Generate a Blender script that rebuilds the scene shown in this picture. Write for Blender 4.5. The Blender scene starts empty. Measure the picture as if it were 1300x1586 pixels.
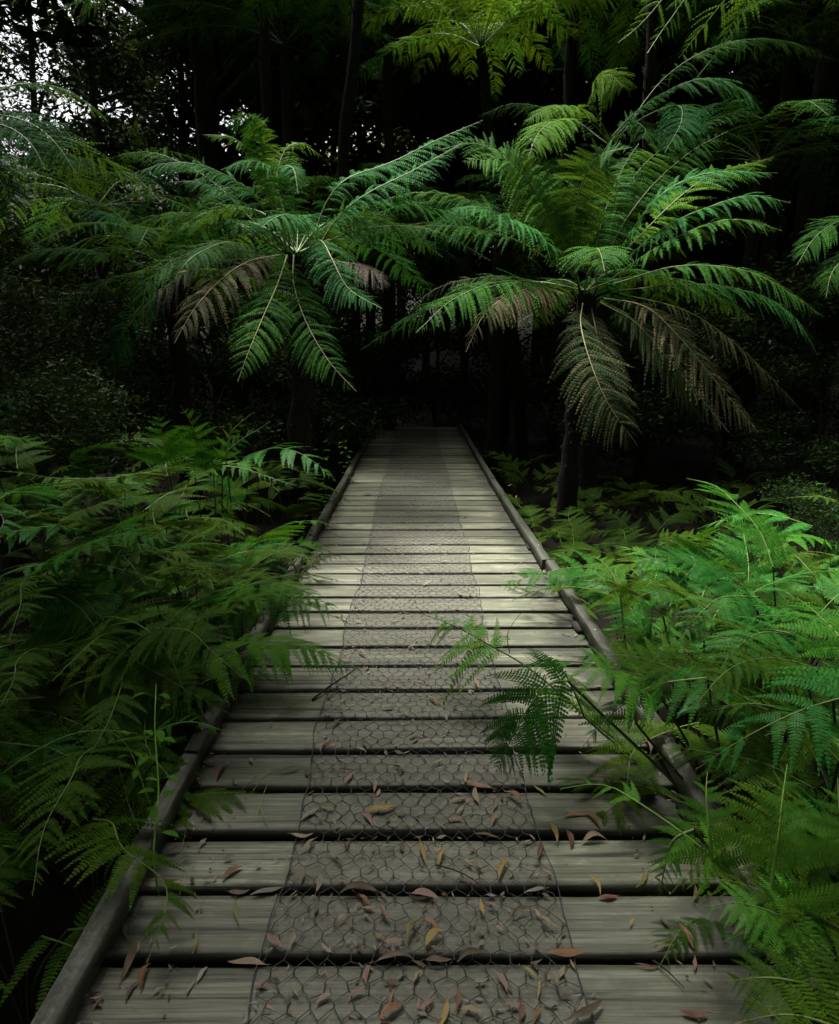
import bpy, math, random
import numpy as np
from math import radians, sin, cos, pi, sqrt, atan2

S = bpy.context.scene
COL = S.collection
rnd = random.Random(7)
R_ = np.random.RandomState(11)

# ------------------------------------------------------------------ camera
F_PX, CX, CY = 1000.0, 650.0, 793.0          # focal length in photograph pixels, centre of the picture
CAM_H = 1.5                                   # eye height over the deck (deck top is z = 0)
PITCH = math.atan(0.251)
YAW = 0.005
cam_d = bpy.data.cameras.new('camera')
cam_d.sensor_fit = 'HORIZONTAL'
cam_d.sensor_width = 36.0
cam_d.lens = 36.0 * F_PX / 1300.0
cam_d.clip_start = 0.05
cam_d.clip_end = 2000
cam = bpy.data.objects.new('camera', cam_d)
cam.location = (0, 0, CAM_H)
cam.rotation_euler = (pi / 2 - PITCH, 0, -YAW)
COL.objects.link(cam)
S.camera = cam

# ------------------------------------------------------------------ world, sun, exposure
SUN_EL, SUN_AZ = radians(72), radians(-40)     # azimuth: 0 = straight ahead (+Y), positive to the right
w = bpy.data.worlds.new('World')
S.world = w
w.use_nodes = True
nt = w.node_tree
bg = nt.nodes['Background']
sky = nt.nodes.new('ShaderNodeTexSky')
sky.sky_type = 'NISHITA'
sky.sun_disc = False
sky.sun_elevation = SUN_EL
sky.sun_rotation = SUN_AZ
sky.air_density = 1.0
sky.dust_density = 6.0
hs = nt.nodes.new('ShaderNodeHueSaturation')
hs.inputs['Saturation'].default_value = 0.15
nt.links.new(sky.outputs[0], hs.inputs['Color'])
nt.links.new(hs.outputs[0], bg.inputs['Color'])
bg.inputs['Strength'].default_value = 0.058
sun_d = bpy.data.lights.new('sun', 'SUN')
sun_d.energy = 3.4
sun_d.angle = radians(22)
sun_d.color = (1.0, 0.96, 0.88)
sun = bpy.data.objects.new('sun', sun_d)
sun.rotation_euler = (-(pi / 2 - SUN_EL), 0, -SUN_AZ)   # light comes from the sun's azimuth
sun.rotation_mode = 'XYZ'
sun.location = (0, 0, 30)
COL.objects.link(sun)
S.view_settings.view_transform = 'Standard'
S.view_settings.look = 'None'
S.view_settings.exposure = 2.3
S.view_settings.gamma = 1.0
cy = S.cycles
cy.max_bounces = 6
cy.diffuse_bounces = 2
cy.glossy_bounces = 2
cy.transmission_bounces = 3
cy.transparent_max_bounces = 4
cy.adaptive_threshold = 0.005
cy.use_denoising = True
cy.denoising_prefilter = 'NONE'
cy.caustics_reflective = False
cy.caustics_refractive = False

# ------------------------------------------------------------------ picture <-> place
_cp, _sp = cos(PITCH), sin(PITCH)
_cyw, _syw = cos(YAW), sin(YAW)
FWD = np.array([_syw * _cp, _cyw * _cp, -_sp])
RGT = np.array([_cyw, -_syw, 0.0])
UPV = np.cross(RGT, FWD)
CAMP = np.array([0, 0, CAM_H])


def at(px, py, Y):
    d = FWD + RGT * (px - CX) / F_PX + UPV * (CY - py) / F_PX
    return CAMP + d * (Y / d[1])


def on_plane(px, py, z=0.0):
    d = FWD + RGT * (px - CX) / F_PX + UPV * (CY - py) / F_PX
    return CAMP + d * ((z - CAM_H) / d[2])


def ground_z(x, y):
    x = np.asarray(x, float); y = np.asarray(y, float)
    z = -0.5 + 0.10 * np.sin(x * 0.9 + 1.3) * np.cos(y * 0.7) + 0.05 * np.sin(x * 2.3 + y * 1.9)
    z = z - 0.15 * np.exp(-((x / 1.3) ** 2))
    z = z + 0.020 * np.clip(np.abs(x) - 3, 0, 60) ** 1.45
    z = z + 0.22 * np.clip(y - 15, 0, 80) ** 1.05
    return z


# ------------------------------------------------------------------ object helpers
def link(o, parent=None):
    COL.objects.link(o)
    if parent is not None:
        o.parent = parent
    return o


def tag(o, label=None, cat=None, group=None, kind=None):
    if label: o['label'] = label
    if cat: o['category'] = cat
    if group: o['group'] = group
    if kind: o['kind'] = kind
    return o


def empty(name, loc=(0, 0, 0), label=None, cat=None, group=None):
    o = bpy.data.objects.new(name, None)
    o.empty_display_size = 0.1
    o.location = tuple(float(v) for v in loc)
    link(o)
    return tag(o, label, cat, group)


class MB:
    """collects vertices and faces as arrays and links them as one mesh object"""
    def __init__(self):
        self.v, self.f, self.m, self.n, self.c = [], [], [], 0, []

    def add(self, verts, faces, mat=0, col=None):
        verts = np.asarray(verts, float).reshape(-1, 3)
        faces = np.asarray(faces, int)
        self.v.append(verts)
        self.f.append(faces + self.n)
        self.m.append(np.full(len(faces), mat, int))
        if col is None:
            col = np.full(len(verts), 0.5)
        elif np.isscalar(col):
            col = np.full(len(verts), float(col))
        self.c.append(np.asarray(col, float))
        self.n += len(verts)

    def tube(self, pts, rad, sides=6, mat=0, col=None, cap=True):
        pts = np.asarray(pts, float)
        K = len(pts)
        rad = np.broadcast_to(np.asarray(rad, float), (K,))
        T = np.gradient(pts, axis=0)
        T /= np.linalg.norm(T, axis=1)[:, None] + 1e-9
        ref = np.array([0.13, 0.21, 1.0]) if abs(T[0, 2]) < 0.9 else np.array([1.0, 0.2, 0.1])
        A = np.cross(T, ref); A /= np.linalg.norm(A, axis=1)[:, None] + 1e-9
        B = np.cross(T, A)
        a = np.arange(sides) * 2 * pi / sides
        ring = (A[:, None, :] * np.cos(a)[None, :, None] + B[:, None, :] * np.sin(a)[None, :, None]) * rad[:, None, None]
        v = (pts[:, None, :] + ring).reshape(-1, 3)
        i = np.arange(K - 1)[:, None] * sides
        j = np.arange(sides)[None, :]
        j2 = (j + 1) % sides
        q = np.stack([i + j, i + j2, i + sides + j2, i + sides + j], -1).reshape(-1, 4)
        self.add(v, q, mat, col)

    def mesh(self, name, mats, smooth=False):
        me = bpy.data.meshes.new(name)
        v = np.concatenate(self.v) if self.v else np.zeros((0, 3))
        tot, lv, mi = [], [], []
        for f, m in zip(self.f, self.m):
            if len(f) == 0: continue
            tot.append(np.full(len(f), f.shape[1])); lv.append(f.ravel()); mi.append(m)
        tot = np.concatenate(tot); lv = np.concatenate(lv); mi = np.concatenate(mi)
        me.vertices.add(len(v)); me.vertices.foreach_set('co', v.ravel())
        me.loops.add(len(lv)); me.loops.foreach_set('vertex_index', lv)
        me.polygons.add(len(tot))
        me.polygons.foreach_set('loop_start', np.concatenate([[0], np.cumsum(tot)[:-1]]))
        me.polygons.foreach_set('loop_total', tot)
        me.polygons.foreach_set('material_index', mi)
        if smooth:
            me.polygons.foreach_set('use_smooth', np.ones(len(tot), bool))
        at_ = me.attributes.new('tone', 'FLOAT', 'POINT')
        at_.data.foreach_set('value', np.concatenate(self.c))
        me.update(calc_edges=True)
        for mt in (mats if isinstance(mats, (list, tuple)) else [mats]):
            me.materials.append(mt)
        return me

    def build(self, name, mats, parent=None, smooth=False, origin=None):
        if origin is not None:
            o3 = np.asarray(origin, float)
            self.v = [q - o3 for q in self.v]
        me = self.mesh(name, mats, smooth)
        o = bpy.data.objects.new(name, me)
        if origin is not None and parent is None:
            o.location = tuple(float(x) for x in origin)
        return link(o, parent)


BOXF = np.array([[0, 3, 2, 1], [4, 5, 6, 7], [0, 1, 5, 4], [1, 2, 6, 5], [2, 3, 7, 6], [3, 0, 4, 7]])


# ------------------------------------------------------------------ materials
def new_mat(name):
    m = bpy.data.materials.new(name)
    m.use_nodes = True
    n = m.node_tree
    for x in list(n.nodes): n.nodes.remove(x)
    out = n.nodes.new('ShaderNodeOutputMaterial')
    return m, n, out


def ramp(n, fac, stops):
    r = n.nodes.new('ShaderNodeValToRGB')
    e = r.color_ramp.elements
    while len(e) < len(stops): e.new(0.5)
    for el, (p, c) in zip(e, stops):
        el.position = p
        el.color = (c[0], c[1], c[2], 1) if len(c) == 3 else c
    n.links.new(fac, r.inputs[0])
    return r.outputs[0]


def mixc(n, fac, a, b, mode='MIX'):
    x = n.nodes.new('ShaderNodeMix'); x.data_type = 'RGBA'; x.blend_type = mode
    for val, idx in ((fac, 0), (a, 6), (b, 7)):
        if hasattr(val, 'links'): n.links.new(val, x.inputs[idx])
        elif isinstance(val, (int, float)): x.inputs[idx].default_value = val
        else: x.inputs[idx].default_value = (*val, 1)
    return x.outputs[2]


def math_(n, op, a, b=0.0, c=None):
    x = n.nodes.new('ShaderNodeMath'); x.operation = op
    for i, val in enumerate((a, b, c)):
        if val is None: continue
        if hasattr(val, 'links'): n.links.new(val, x.inputs[i])
        else: x.inputs[i].default_value = val
    return x.outputs[0]


def noise(n, vec, scale, detail=4, rough=0.6):
    t = n.nodes.new('ShaderNodeTexNoise')
    t.inputs['Scale'].default_value = scale
    t.inputs['Detail'].default_value = detail
    t.inputs['Roughness'].default_value = rough
    if vec is not None: n.links.new(vec, t.inputs['Vector'])
    return t.outputs[0]


def mapping(n, vec, scale):
    x = n.nodes.new('ShaderNodeMapping')
    n.links.new(vec, x.inputs[0])
    x.inputs['Scale'].default_value = scale
    return x.outputs[0]


def leaf_mat(name, stops, trans=(0.10, 0.2, 0.02), tfac=0.3, rough=0.45, spec=0.4, nscale=6.0):
    """leaf: colour varies by object, by patch and by the 'tone' of each leaflet; part of the light passes through"""
    m, n, out = new_mat(name)
    tc = n.nodes.new('ShaderNodeTexCoord')
    oi = n.nodes.new('ShaderNodeObjectInfo')
    at_ = n.nodes.new('ShaderNodeAttribute'); at_.attribute_name = 'tone'
    nz = noise(n, tc.outputs['Object'], nscale, 3)
    f = math_(n, 'MULTIPLY_ADD', oi.outputs['Random'], 0.35, math_(n, 'MULTIPLY', nz, 0.45))
    f = math_(n, 'ADD', f, math_(n, 'MULTIPLY', math_(n, 'SUBTRACT', at_.outputs['Fac'], 0.5), 0.6))
    c = ramp(n, f, stops)
    p = n.nodes.new('ShaderNodeBsdfPrincipled')
    n.links.new(c, p.inputs['Base Color'])
    p.inputs['Roughness'].default_value = rough
    p.inputs['Specular IOR Level'].default_value = spec
    t = n.nodes.new('ShaderNodeBsdfTranslucent')
    n.links.new(mixc(n, 0.6, c, trans), t.inputs[0])
    mx = n.nodes.new('ShaderNodeMixShader'); mx.inputs[0].default_value = tfac
    n.links.new(p.outputs[0], mx.inputs[1]); n.links.new(t.outputs[0], mx.inputs[2])
    n.links.new(mx.outputs[0], out.inputs[0])
    return m


def plain_mat(name, stops, nscale=8.0, stretch=(1, 1, 1), rough=0.8, bump=0.3, spec=0.3):
    m, n, out = new_mat(name)
    tc = n.nodes.new('ShaderNodeTexCoord')
    v = mapping(n, tc.outputs['Object'], stretch)
    nz = noise(n, v, nscale, 6)
    c = ramp(n, nz, stops)
    p = n.nodes.new('ShaderNodeBsdfPrincipled')
    n.links.new(c, p.inputs['Base Color'])
    p.inputs['Roughness'].default_value = rough
    p.inputs['Specular IOR Level'].default_value = spec
    if bump:
        b = n.nodes.new('ShaderNodeBump'); b.inputs['Strength'].default_value = bump; b.inputs['Distance'].default_value = 0.02
        n.links.new(nz, b.inputs['Height']); n.links.new(b.outputs[0], p.inputs['Normal'])
    n.links.new(p.outputs[0], out.inputs[0])
    return m


M = {}
M['treefern'] = leaf_mat('tree fern leaf', [(0.15, (0.015, 0.059, 0.011)), (0.45, (0.028, 0.111, 0.017)), (0.7, (0.057, 0.158, 0.015)), (0.95, (0.144, 0.210, 0.015))],
                         (0.114, 0.197, 0.008), 0.3, 0.62, 0.03, 5)
M['treefern_blue'] = leaf_mat('blue green fern leaf', [(0.15, (0.013, 0.067, 0.016)), (0.5, (0.024, 0.128, 0.028)), (0.9, (0.059, 0.182, 0.035))],
                              (0.062, 0.182, 0.014), 0.25, 0.62, 0.03, 5)
M['treefern_yellow'] = leaf_mat('yellow green fern leaf', [(0.15, (0.036, 0.119, 0.007)), (0.5, (0.077, 0.190, 0.013)), (0.9, (0.142, 0.238, 0.018))],
                                (0.190, 0.297, 0.009), 0.4, 0.62, 0.03, 5)
M['treefern_brown'] = leaf_mat('withering fern leaf', [(0.1, (0.015, 0.05, 0.014)), (0.35, (0.035, 0.055, 0.018)), (0.55, (0.08, 0.065, 0.032)), (0.9, (0.15, 0.11, 0.075))],
                               (0.1, 0.08, 0.02), 0.15, 0.8, 0.1, 7)
M['treefern_dead'] = leaf_mat('dead grey fern leaf', [(0.2, (0.09, 0.075, 0.06)), (0.8, (0.24, 0.2, 0.17))], (0.1, 0.08, 0.05), 0.1, 0.8, 0.1, 7)
M['bracken'] = leaf_mat('bracken leaf', [(0.15, (0.015, 0.081, 0.009)), (0.45, (0.029, 0.143, 0.013)), (0.7, (0.063, 0.186, 0.014)), (0.95, (0.143, 0.236, 0.016))],
                        (0.089, 0.236, 0.006), 0.3, 0.55, 0.07, 3)
M['bracken_blue'] = leaf_mat('blue green bracken leaf', [(0.15, (0.014, 0.087, 0.013)), (0.5, (0.027, 0.145, 0.021)), (0.9, (0.066, 0.192, 0.025))],
                             (0.070, 0.197, 0.014), 0.25, 0.5, 0.12, 3)
M['bracken_yellow'] = leaf_mat('yellow green bracken leaf', [(0.15, (0.042, 0.144, 0.009)), (0.5, (0.078, 0.204, 0.018)), (0.9, (0.168, 0.264, 0.022))],
                               (0.144, 0.276, 0.011), 0.35, 0.55, 0.07, 3)
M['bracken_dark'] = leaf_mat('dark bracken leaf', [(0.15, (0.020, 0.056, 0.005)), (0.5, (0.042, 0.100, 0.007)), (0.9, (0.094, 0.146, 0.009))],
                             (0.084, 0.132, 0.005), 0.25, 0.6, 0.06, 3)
M['bracken_lime'] = leaf_mat('lit lime bracken leaf', [(0.15, (0.06, 0.20, 0.02)), (0.5, (0.10, 0.29, 0.03)), (0.9, (0.17, 0.35, 0.04))],
                             (0.2, 0.4, 0.03), 0.35, 0.5, 0.15, 3)  # bright copy of the bracken leaf, with light put into its colour
M['rachis_green'] = plain_mat('green fern stalk', [(0.3, (0.07, 0.13, 0.03)), (0.7, (0.14, 0.18, 0.05))], 12, rough=0.5, bump=0)
M['rachis_pale'] = plain_mat('pale fern stalk', [(0.3, (0.13, 0.14, 0.05)), (0.7, (0.3, 0.27, 0.14))], 12, rough=0.6, bump=0)
M['stalk_dark'] = plain_mat('dark fern stalk', [(0.3, (0.02, 0.022, 0.01)), (0.7, (0.05, 0.045, 0.02))], 20, rough=0.6, bump=0)
M['stalk_lime'] = plain_mat('lime green stem', [(0.3, (0.13, 0.27, 0.04)), (0.7, (0.2, 0.36, 0.07))], 20, rough=0.4, bump=0)
M['fern_trunk'] = plain_mat('fibrous fern trunk', [(0.3, (0.006, 0.0045, 0.003)), (0.6, (0.014, 0.010, 0.006)), (0.8, (0.035, 0.025, 0.015))], 14, (3, 3, 0.5), 0.9, 0.8)
M['bark'] = plain_mat('dark bark', [(0.3, (0.012, 0.010, 0.008)), (0.7, (0.04, 0.034, 0.027))], 6, (3, 3, 0.6), 0.9, 0.7)
M['bark_pale'] = plain_mat('pale bark', [(0.3, (0.06, 0.055, 0.05)), (0.7, (0.16, 0.15, 0.13))], 5, (2, 2, 0.4), 0.85, 0.5)
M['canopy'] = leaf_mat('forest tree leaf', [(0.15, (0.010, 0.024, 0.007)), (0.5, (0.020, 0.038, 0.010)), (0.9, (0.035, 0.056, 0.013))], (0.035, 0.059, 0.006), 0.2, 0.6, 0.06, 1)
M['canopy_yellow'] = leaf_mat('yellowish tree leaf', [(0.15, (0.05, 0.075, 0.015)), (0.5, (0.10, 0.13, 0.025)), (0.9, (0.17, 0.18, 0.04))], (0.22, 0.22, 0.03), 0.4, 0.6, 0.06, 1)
M['shrub'] = leaf_mat('shrub leaf', [(0.15, (0.007, 0.021, 0.004)), (0.5, (0.015, 0.035, 0.007)), (0.9, (0.033, 0.051, 0.009))], (0.030, 0.047, 0.004), 0.25, 0.55, 0.08, 2)
M['soil'] = plain_mat('forest soil', [(0.3, (0.004, 0.004, 0.003)), (0.55, (0.009, 0.008, 0.005)), (0.8, (0.022, 0.017, 0.011))], 3.0, rough=0.95, bump=0.6, spec=0.1)
M['wire'] = plain_mat('dull wire', [(0.3, (0.02, 0.022, 0.026)), (0.7, (0.06, 0.062, 0.07))], 30, rough=0.55, bump=0, spec=0.5)
M['joist'] = plain_mat('dark joist timber', [(0.3, (0.012, 0.011, 0.009)), (0.7, (0.04, 0.035, 0.028))], 10, (4, 0.4, 4), 0.9, 0.4)
M['steel'] = plain_mat('nail steel', [(0.3, (0.3, 0.3, 0.3)), (0.7, (0.5, 0.5, 0.5))], 30, rough=0.4, bump=0)

M['nail'] = plain_mat('rusted nail', [(0.3, (0.03, 0.022, 0.016)), (0.7, (0.09, 0.065, 0.05))], 30, rough=0.6, bump=0)


def wood_mat(name, along='X', dirt_mid=True, tone=1.0):
    """weathered grey timber: grain along the board, algae, stains and worn edges in patches, board-to-board tone"""
    m, n, out = new_mat(name)
    L_ = n.links.new
    tc = n.nodes.new('ShaderNodeTexCoord')
    at_ = n.nodes.new('ShaderNodeAttribute'); at_.attribute_name = 'tone'
    ed = n.nodes.new('ShaderNodeAttribute'); ed.attribute_name = 'edge'
    off = n.nodes.new('ShaderNodeCombineXYZ')
    L_(math_(n, 'MULTIPLY', at_.outputs['Fac'], 37.0), off.inputs[0])
    L_(math_(n, 'MULTIPLY', at_.outputs['Fac'], 11.0), off.inputs[2])
    add = n.nodes.new('ShaderNodeVectorMath'); add.operation = 'ADD'
    L_(tc.outputs['Object'], add.inputs[0]); L_(off.outputs[0], add.inputs[1])
    vec = add.outputs[0]
    X = along == 'X'
    fine = noise(n, mapping(n, vec, (3.0, 150, 80) if X else (150, 3.0, 80)), 1.0, 7, 0.7)
    mid = noise(n, mapping(n, vec, (1.0, 34, 12) if X else (34, 1.0, 12)), 1.0, 5, 0.65)
    patch = noise(n, mapping(n, vec, (1.6, 4.5, 3) if X else (4.5, 1.6, 3)), 1.7, 7, 0.72)
    speck = noise(n, mapping(n, vec, (1, 1, 1)), 48, 5, 0.75)
    g = math_(n, 'ADD', math_(n, 'MULTIPLY', fine, 0.5), math_(n, 'MULTIPLY', mid, 0.5))
    k = tone
    c = ramp(n, g, [(0.38, (0.03 * k, 0.03 * k, 0.02 * k)), (0.46, (0.12 * k, 0.123 * k, 0.078 * k)), (0.54, (0.21 * k, 0.22 * k, 0.148 * k)), (0.63, (0.34 * k, 0.355 * k, 0.265 * k))])
    tonef = math_(n, 'MULTIPLY_ADD', at_.outputs['Fac'], 0.7, 0.58)
    cc = n.nodes.new('ShaderNodeVectorMath'); cc.operation = 'SCALE'
    L_(c, cc.inputs[0]); L_(tonef, cc.inputs['Scale'])
    c = cc.outputs[0]
    pm = ramp(n, patch, [(0.46, (0, 0, 0)), (0.57, (1, 1, 1))])
    c = mixc(n, math_(n, 'MULTIPLY', pm, 0.6), c, (0.075 * k, 0.08 * k, 0.045 * k))
    # cracks along the grain
    crk = ramp(n, mid, [(0.35, (1, 1, 1)), (0.405, (0, 0, 0))])
    c = mixc(n, math_(n, 'MULTIPLY', crk, 0.8), c, (0.015, 0.014, 0.01))
    # lichen flecks
    fl = ramp(n, speck, [(0.66, (0, 0, 0)), (0.74, (1, 1, 1))])
    c = mixc(n, math_(n, 'MULTIPLY', fl, 0.45), c, (0.36, 0.37, 0.31))
    wb = math_(n, 'MULTIPLY', math_(n, 'SUBTRACT', patch, 0.5), 0.10)
    if dirt_mid:
        sx = n.nodes.new('ShaderNodeSeparateXYZ'); L_(tc.outputs['Object'], sx.inputs[0])
        ax = math_(n, 'ABSOLUTE', sx.outputs[0])
        d = math_(n, 'MULTIPLY', math_(n, 'SUBTRACT', 0.405, math_(n, 'ADD', ax, math_(n, 'MULTIPLY', wb, 0.4))), 40.0)
        dn = n.nodes.new('ShaderNodeClamp'); L_(d, dn.inputs[0])
        sp = ramp(n, speck, [(0.46, (0, 0, 0)), (0.62, (1, 1, 1))])
        c = mixc(n, math_(n, 'MULTIPLY', dn.outputs[0], 0.42), c, (0.07, 0.072, 0.052))
        c = mixc(n, math_(n, 'MULTIPLY', math_(n, 'MULTIPLY', dn.outputs[0], sp), 0.4), c, (0.23, 0.21, 0.15))
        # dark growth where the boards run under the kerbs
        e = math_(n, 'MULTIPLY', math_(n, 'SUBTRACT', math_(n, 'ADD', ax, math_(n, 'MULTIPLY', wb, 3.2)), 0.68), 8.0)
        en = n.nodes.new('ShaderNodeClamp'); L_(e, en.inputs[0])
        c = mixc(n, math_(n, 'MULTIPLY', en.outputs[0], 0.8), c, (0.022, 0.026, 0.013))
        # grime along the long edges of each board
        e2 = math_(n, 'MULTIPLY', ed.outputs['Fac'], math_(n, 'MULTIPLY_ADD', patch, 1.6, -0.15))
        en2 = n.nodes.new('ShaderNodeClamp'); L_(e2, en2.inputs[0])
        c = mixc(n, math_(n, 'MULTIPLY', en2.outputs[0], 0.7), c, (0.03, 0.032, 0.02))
    else:
        bl = ramp(n, speck, [(0.42, (1, 1, 1)), (0.56, (0, 0, 0))])
        c = mixc(n, math_(n, 'MULTIPLY', bl, 0.65), c, (0.022, 0.024, 0.016))
    p = n.nodes.new('ShaderNodeBsdfPrincipled')
    L_(c, p.inputs['Base Color'])
    rr = n.nodes.new('ShaderNodeMapRange'); L_(patch, rr.inputs[0])
    rr.inputs[3].default_value = 0.42; rr.inputs[4].default_value = 0.72
    L_(rr.outputs[0], p.inputs['Roughness'])
    p.inputs['Specular IOR Level'].default_value = 0.55
    b = n.nodes.new('ShaderNodeBump'); b.inputs['Strength'].default_value = 0.7; b.inputs['Distance'].default_value = 0.005
    L_(math_(n, 'ADD', g, math_(n, 'MULTIPLY', speck, 0.25)), b.inputs['Height']); L_(b.outputs[0], p.inputs['Normal'])
    L_(p.outputs[0], out.inputs[0])
    return m


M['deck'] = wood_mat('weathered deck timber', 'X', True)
M['kerb'] = wood_mat('weathered kerb timber', 'Y', False, 0.42)


def dead_leaf_mat(name, a, b, tf=0.15):
    return leaf_mat(name, [(0.1, a), (0.8, b)], b, tf, 0.55, 0.35, 25)


LEAFM = {
    'orange': dead_leaf_mat('orange dead leaf', (0.170, 0.082, 0.035), (0.344, 0.185, 0.082)),
    'rust': dead_leaf_mat('rust dead leaf', (0.106, 0.047, 0.028), (0.228, 0.110, 0.065)),
    'yellow': dead_leaf_mat('yellow dead leaf', (0.280, 0.197, 0.060), (0.448, 0.339, 0.106), 0.25),
    'olive': dead_leaf_mat('olive dead leaf', (0.132, 0.124, 0.041), (0.260, 0.228, 0.080), 0.25),
    'tan': dead_leaf_mat('tan dead leaf', (0.187, 0.139, 0.082), (0.348, 0.269, 0.173)),
    'pink': dead_leaf_mat('pale brown dead leaf', (0.204, 0.121, 0.088), (0.370, 0.245, 0.184)),
    'grey': dead_leaf_mat('grey dead leaf', (0.156, 0.143, 0.109), (0.330, 0.309, 0.246)),
    'brown': dead_leaf_mat('brown dead leaf', (0.074, 0.050, 0.029), (0.178, 0.125, 0.077)),
}

# ------------------------------------------------------------------ ground
gx = np.concatenate([np.linspace(-60, -8, 40), np.linspace(-7.5, 7.5, 61), np.linspace(8, 60, 40)])
gy = np.concatenate([np.linspace(-30, -2, 18), np.linspace(-1.5, 16, 71), np.linspace(17, 90, 60)])
XX, YY = np.meshgrid(gx, gy)
ZZ = ground_z(XX, YY) + 0.03 * R_.randn(*XX.shape)
g = MB()
nx, ny = len(gx), len(gy)
ii = (np.arange(ny - 1)[:, None] * nx + np.arange(nx - 1)[None, :]).ravel()
g.add(np.stack([XX, YY, ZZ], -1).reshape(-1, 3), np.stack([ii, ii + 1, ii + nx + 1, ii + nx], -1))
tag(g.build('ground', M['soil'], smooth=True), kind='structure')

# ------------------------------------------------------------------ boardwalk
walk = empty('boardwalk', (0, 0, 0), 'grey timber boardwalk with low kerb rails and wire netting down its middle', 'boardwalk')
GAPS = [1.314, 1.531, 1.747, 1.968, 2.191, 2.416, 2.650, 2.880, 3.100, 3.331]
while GAPS[-1] < 12.9: GAPS.append(GAPS[-1] + 0.2246)
pre = []
yy = GAPS[0]
while yy > -1.6:
    yy -= 0.2165; pre.insert(0, yy)
GAPS = pre + GAPS


def half_width(y):       # the walk narrows a touch far off
    return (-0.862, 0.962 - 0.006 * max(0.0, y - 3))


deck = MB()
PLANK_EDGES = []
EDGE = []
for a, b in zip(GAPS[:-1], GAPS[1:]):
    gap = rnd.uniform(0.028, 0.042)
    y0, y1 = a + gap / 2, b - gap / 2
    PLANK_EDGES.append((y0, y1))
    lo, hi = half_width(a)
    lo += rnd.uniform(-0.02, 0.015); hi += rnd.uniform(-0.015, 0.02)
    n = 19
    xs = np.linspace(lo, hi, n)
    ch = 0.005
    t = 0.046
    ym = (y0 + y1) / 2
    cup = rnd.uniform(-0.002, 0.003)
    prof = np.array([(y0 + ch, 0), (y0 + 0.022, -cup * .3), (ym, -cup), (y1 - 0.022, -cup * .3), (y1 - ch, 0), (y1, -ch), (y1, -t), (y0, -t), (y0, -ch)])
    edge = np.array([1, 0.15, 0, 0.15, 1, 1.3, 1.6, 1.6, 1.3])
    K9 = 9
    ph, amp = rnd.uniform(0, 6), rnd.uniform(0.0005, 0.002)
    skew = rnd.uniform(-0.006, 0.006); dz = rnd.uniform(-0.003, 0.003); tilt = rnd.uniform(-0.003, 0.003)
    V = np.zeros((n, K9, 3))
    for i, x in enumerate(xs):
        V[i, :, 0] = x
        V[i, :, 1] = prof[:, 0] + skew * x + amp * sin(x * 4 + ph) + R_.uniform(-0.0016, 0.0016, K9)
        V[i, :, 2] = prof[:, 1] + dz + tilt * x + amp * cos(x * 3 + ph)
    i = np.arange(n - 1)[:, None] * K9; j = np.arange(K9)[None, :]; j2 = (j + 1) % K9
    q = np.stack([i + j, i + K9 + j, i + K9 + j2, i + j2], -1).reshape(-1, 4)
    tone = rnd.random()
    deck.add(V.reshape(-1, 3), q, 0, tone)
    deck.add(V[0], np.array([list(range(K9))]), 0, tone)
    deck.add(V[-1], np.array([list(range(K9))[::-1]]), 0, tone)
    EDGE.append(np.tile(edge, n + 2))
for (y0, y1) in PLANK_EDGES:                        # nail heads, two to a joist
    for jx in (-0.6, 0.02, 0.66):
        for yn in (y0 + 0.045, y1 - 0.045):
            cxn, cyn = jx + rnd.uniform(-.02, .02), yn + rnd.uniform(-.012, .012)
            a8 = np.arange(8) * pi / 4
            deck.add(np.stack([cxn + 0.0042 * np.cos(a8), cyn + 0.0042 * np.sin(a8), np.full(8, 0.0045)], 1), np.array([list(range(8))]), 1, 0.5)
            EDGE.append(np.zeros(8))
dk = deck.build('decking', [M['deck'], M['nail']], walk)
ea = dk.data.attributes.new('edge', 'FLOAT', 'POINT')
ea.data.foreach_set('value', np.concatenate(EDGE))

for jx in (-0.6, 0.02, 0.66):
    jb = MB()
    jb.add([(jx - 0.035, -1.5, -0.2), (jx + 0.035, -1.5, -0.2), (jx + 0.035, 12.8, -0.2), (jx - 0.035, 12.8, -0.2),
            (jx - 0.035, -1.5, -0.052), (jx + 0.035, -1.5, -0.052), (jx + 0.035, 12.8, -0.052), (jx - 0.035, 12.8, -0.052)], BOXF)
    jb.build('joist', M['joist'], walk)
for py in (0.2, 3.2, 6.2, 9.2, 12.2):
    for px in (-0.6, 0.66):
        pb = MB()
        gz = float(ground_z(px, py)) - 0.3
        pb.tube([(px + 0.1, py, gz), (px + 0.1, py, -0.06)], 0.06, 10)
        pb.build('post', M['joist'], walk)


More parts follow.
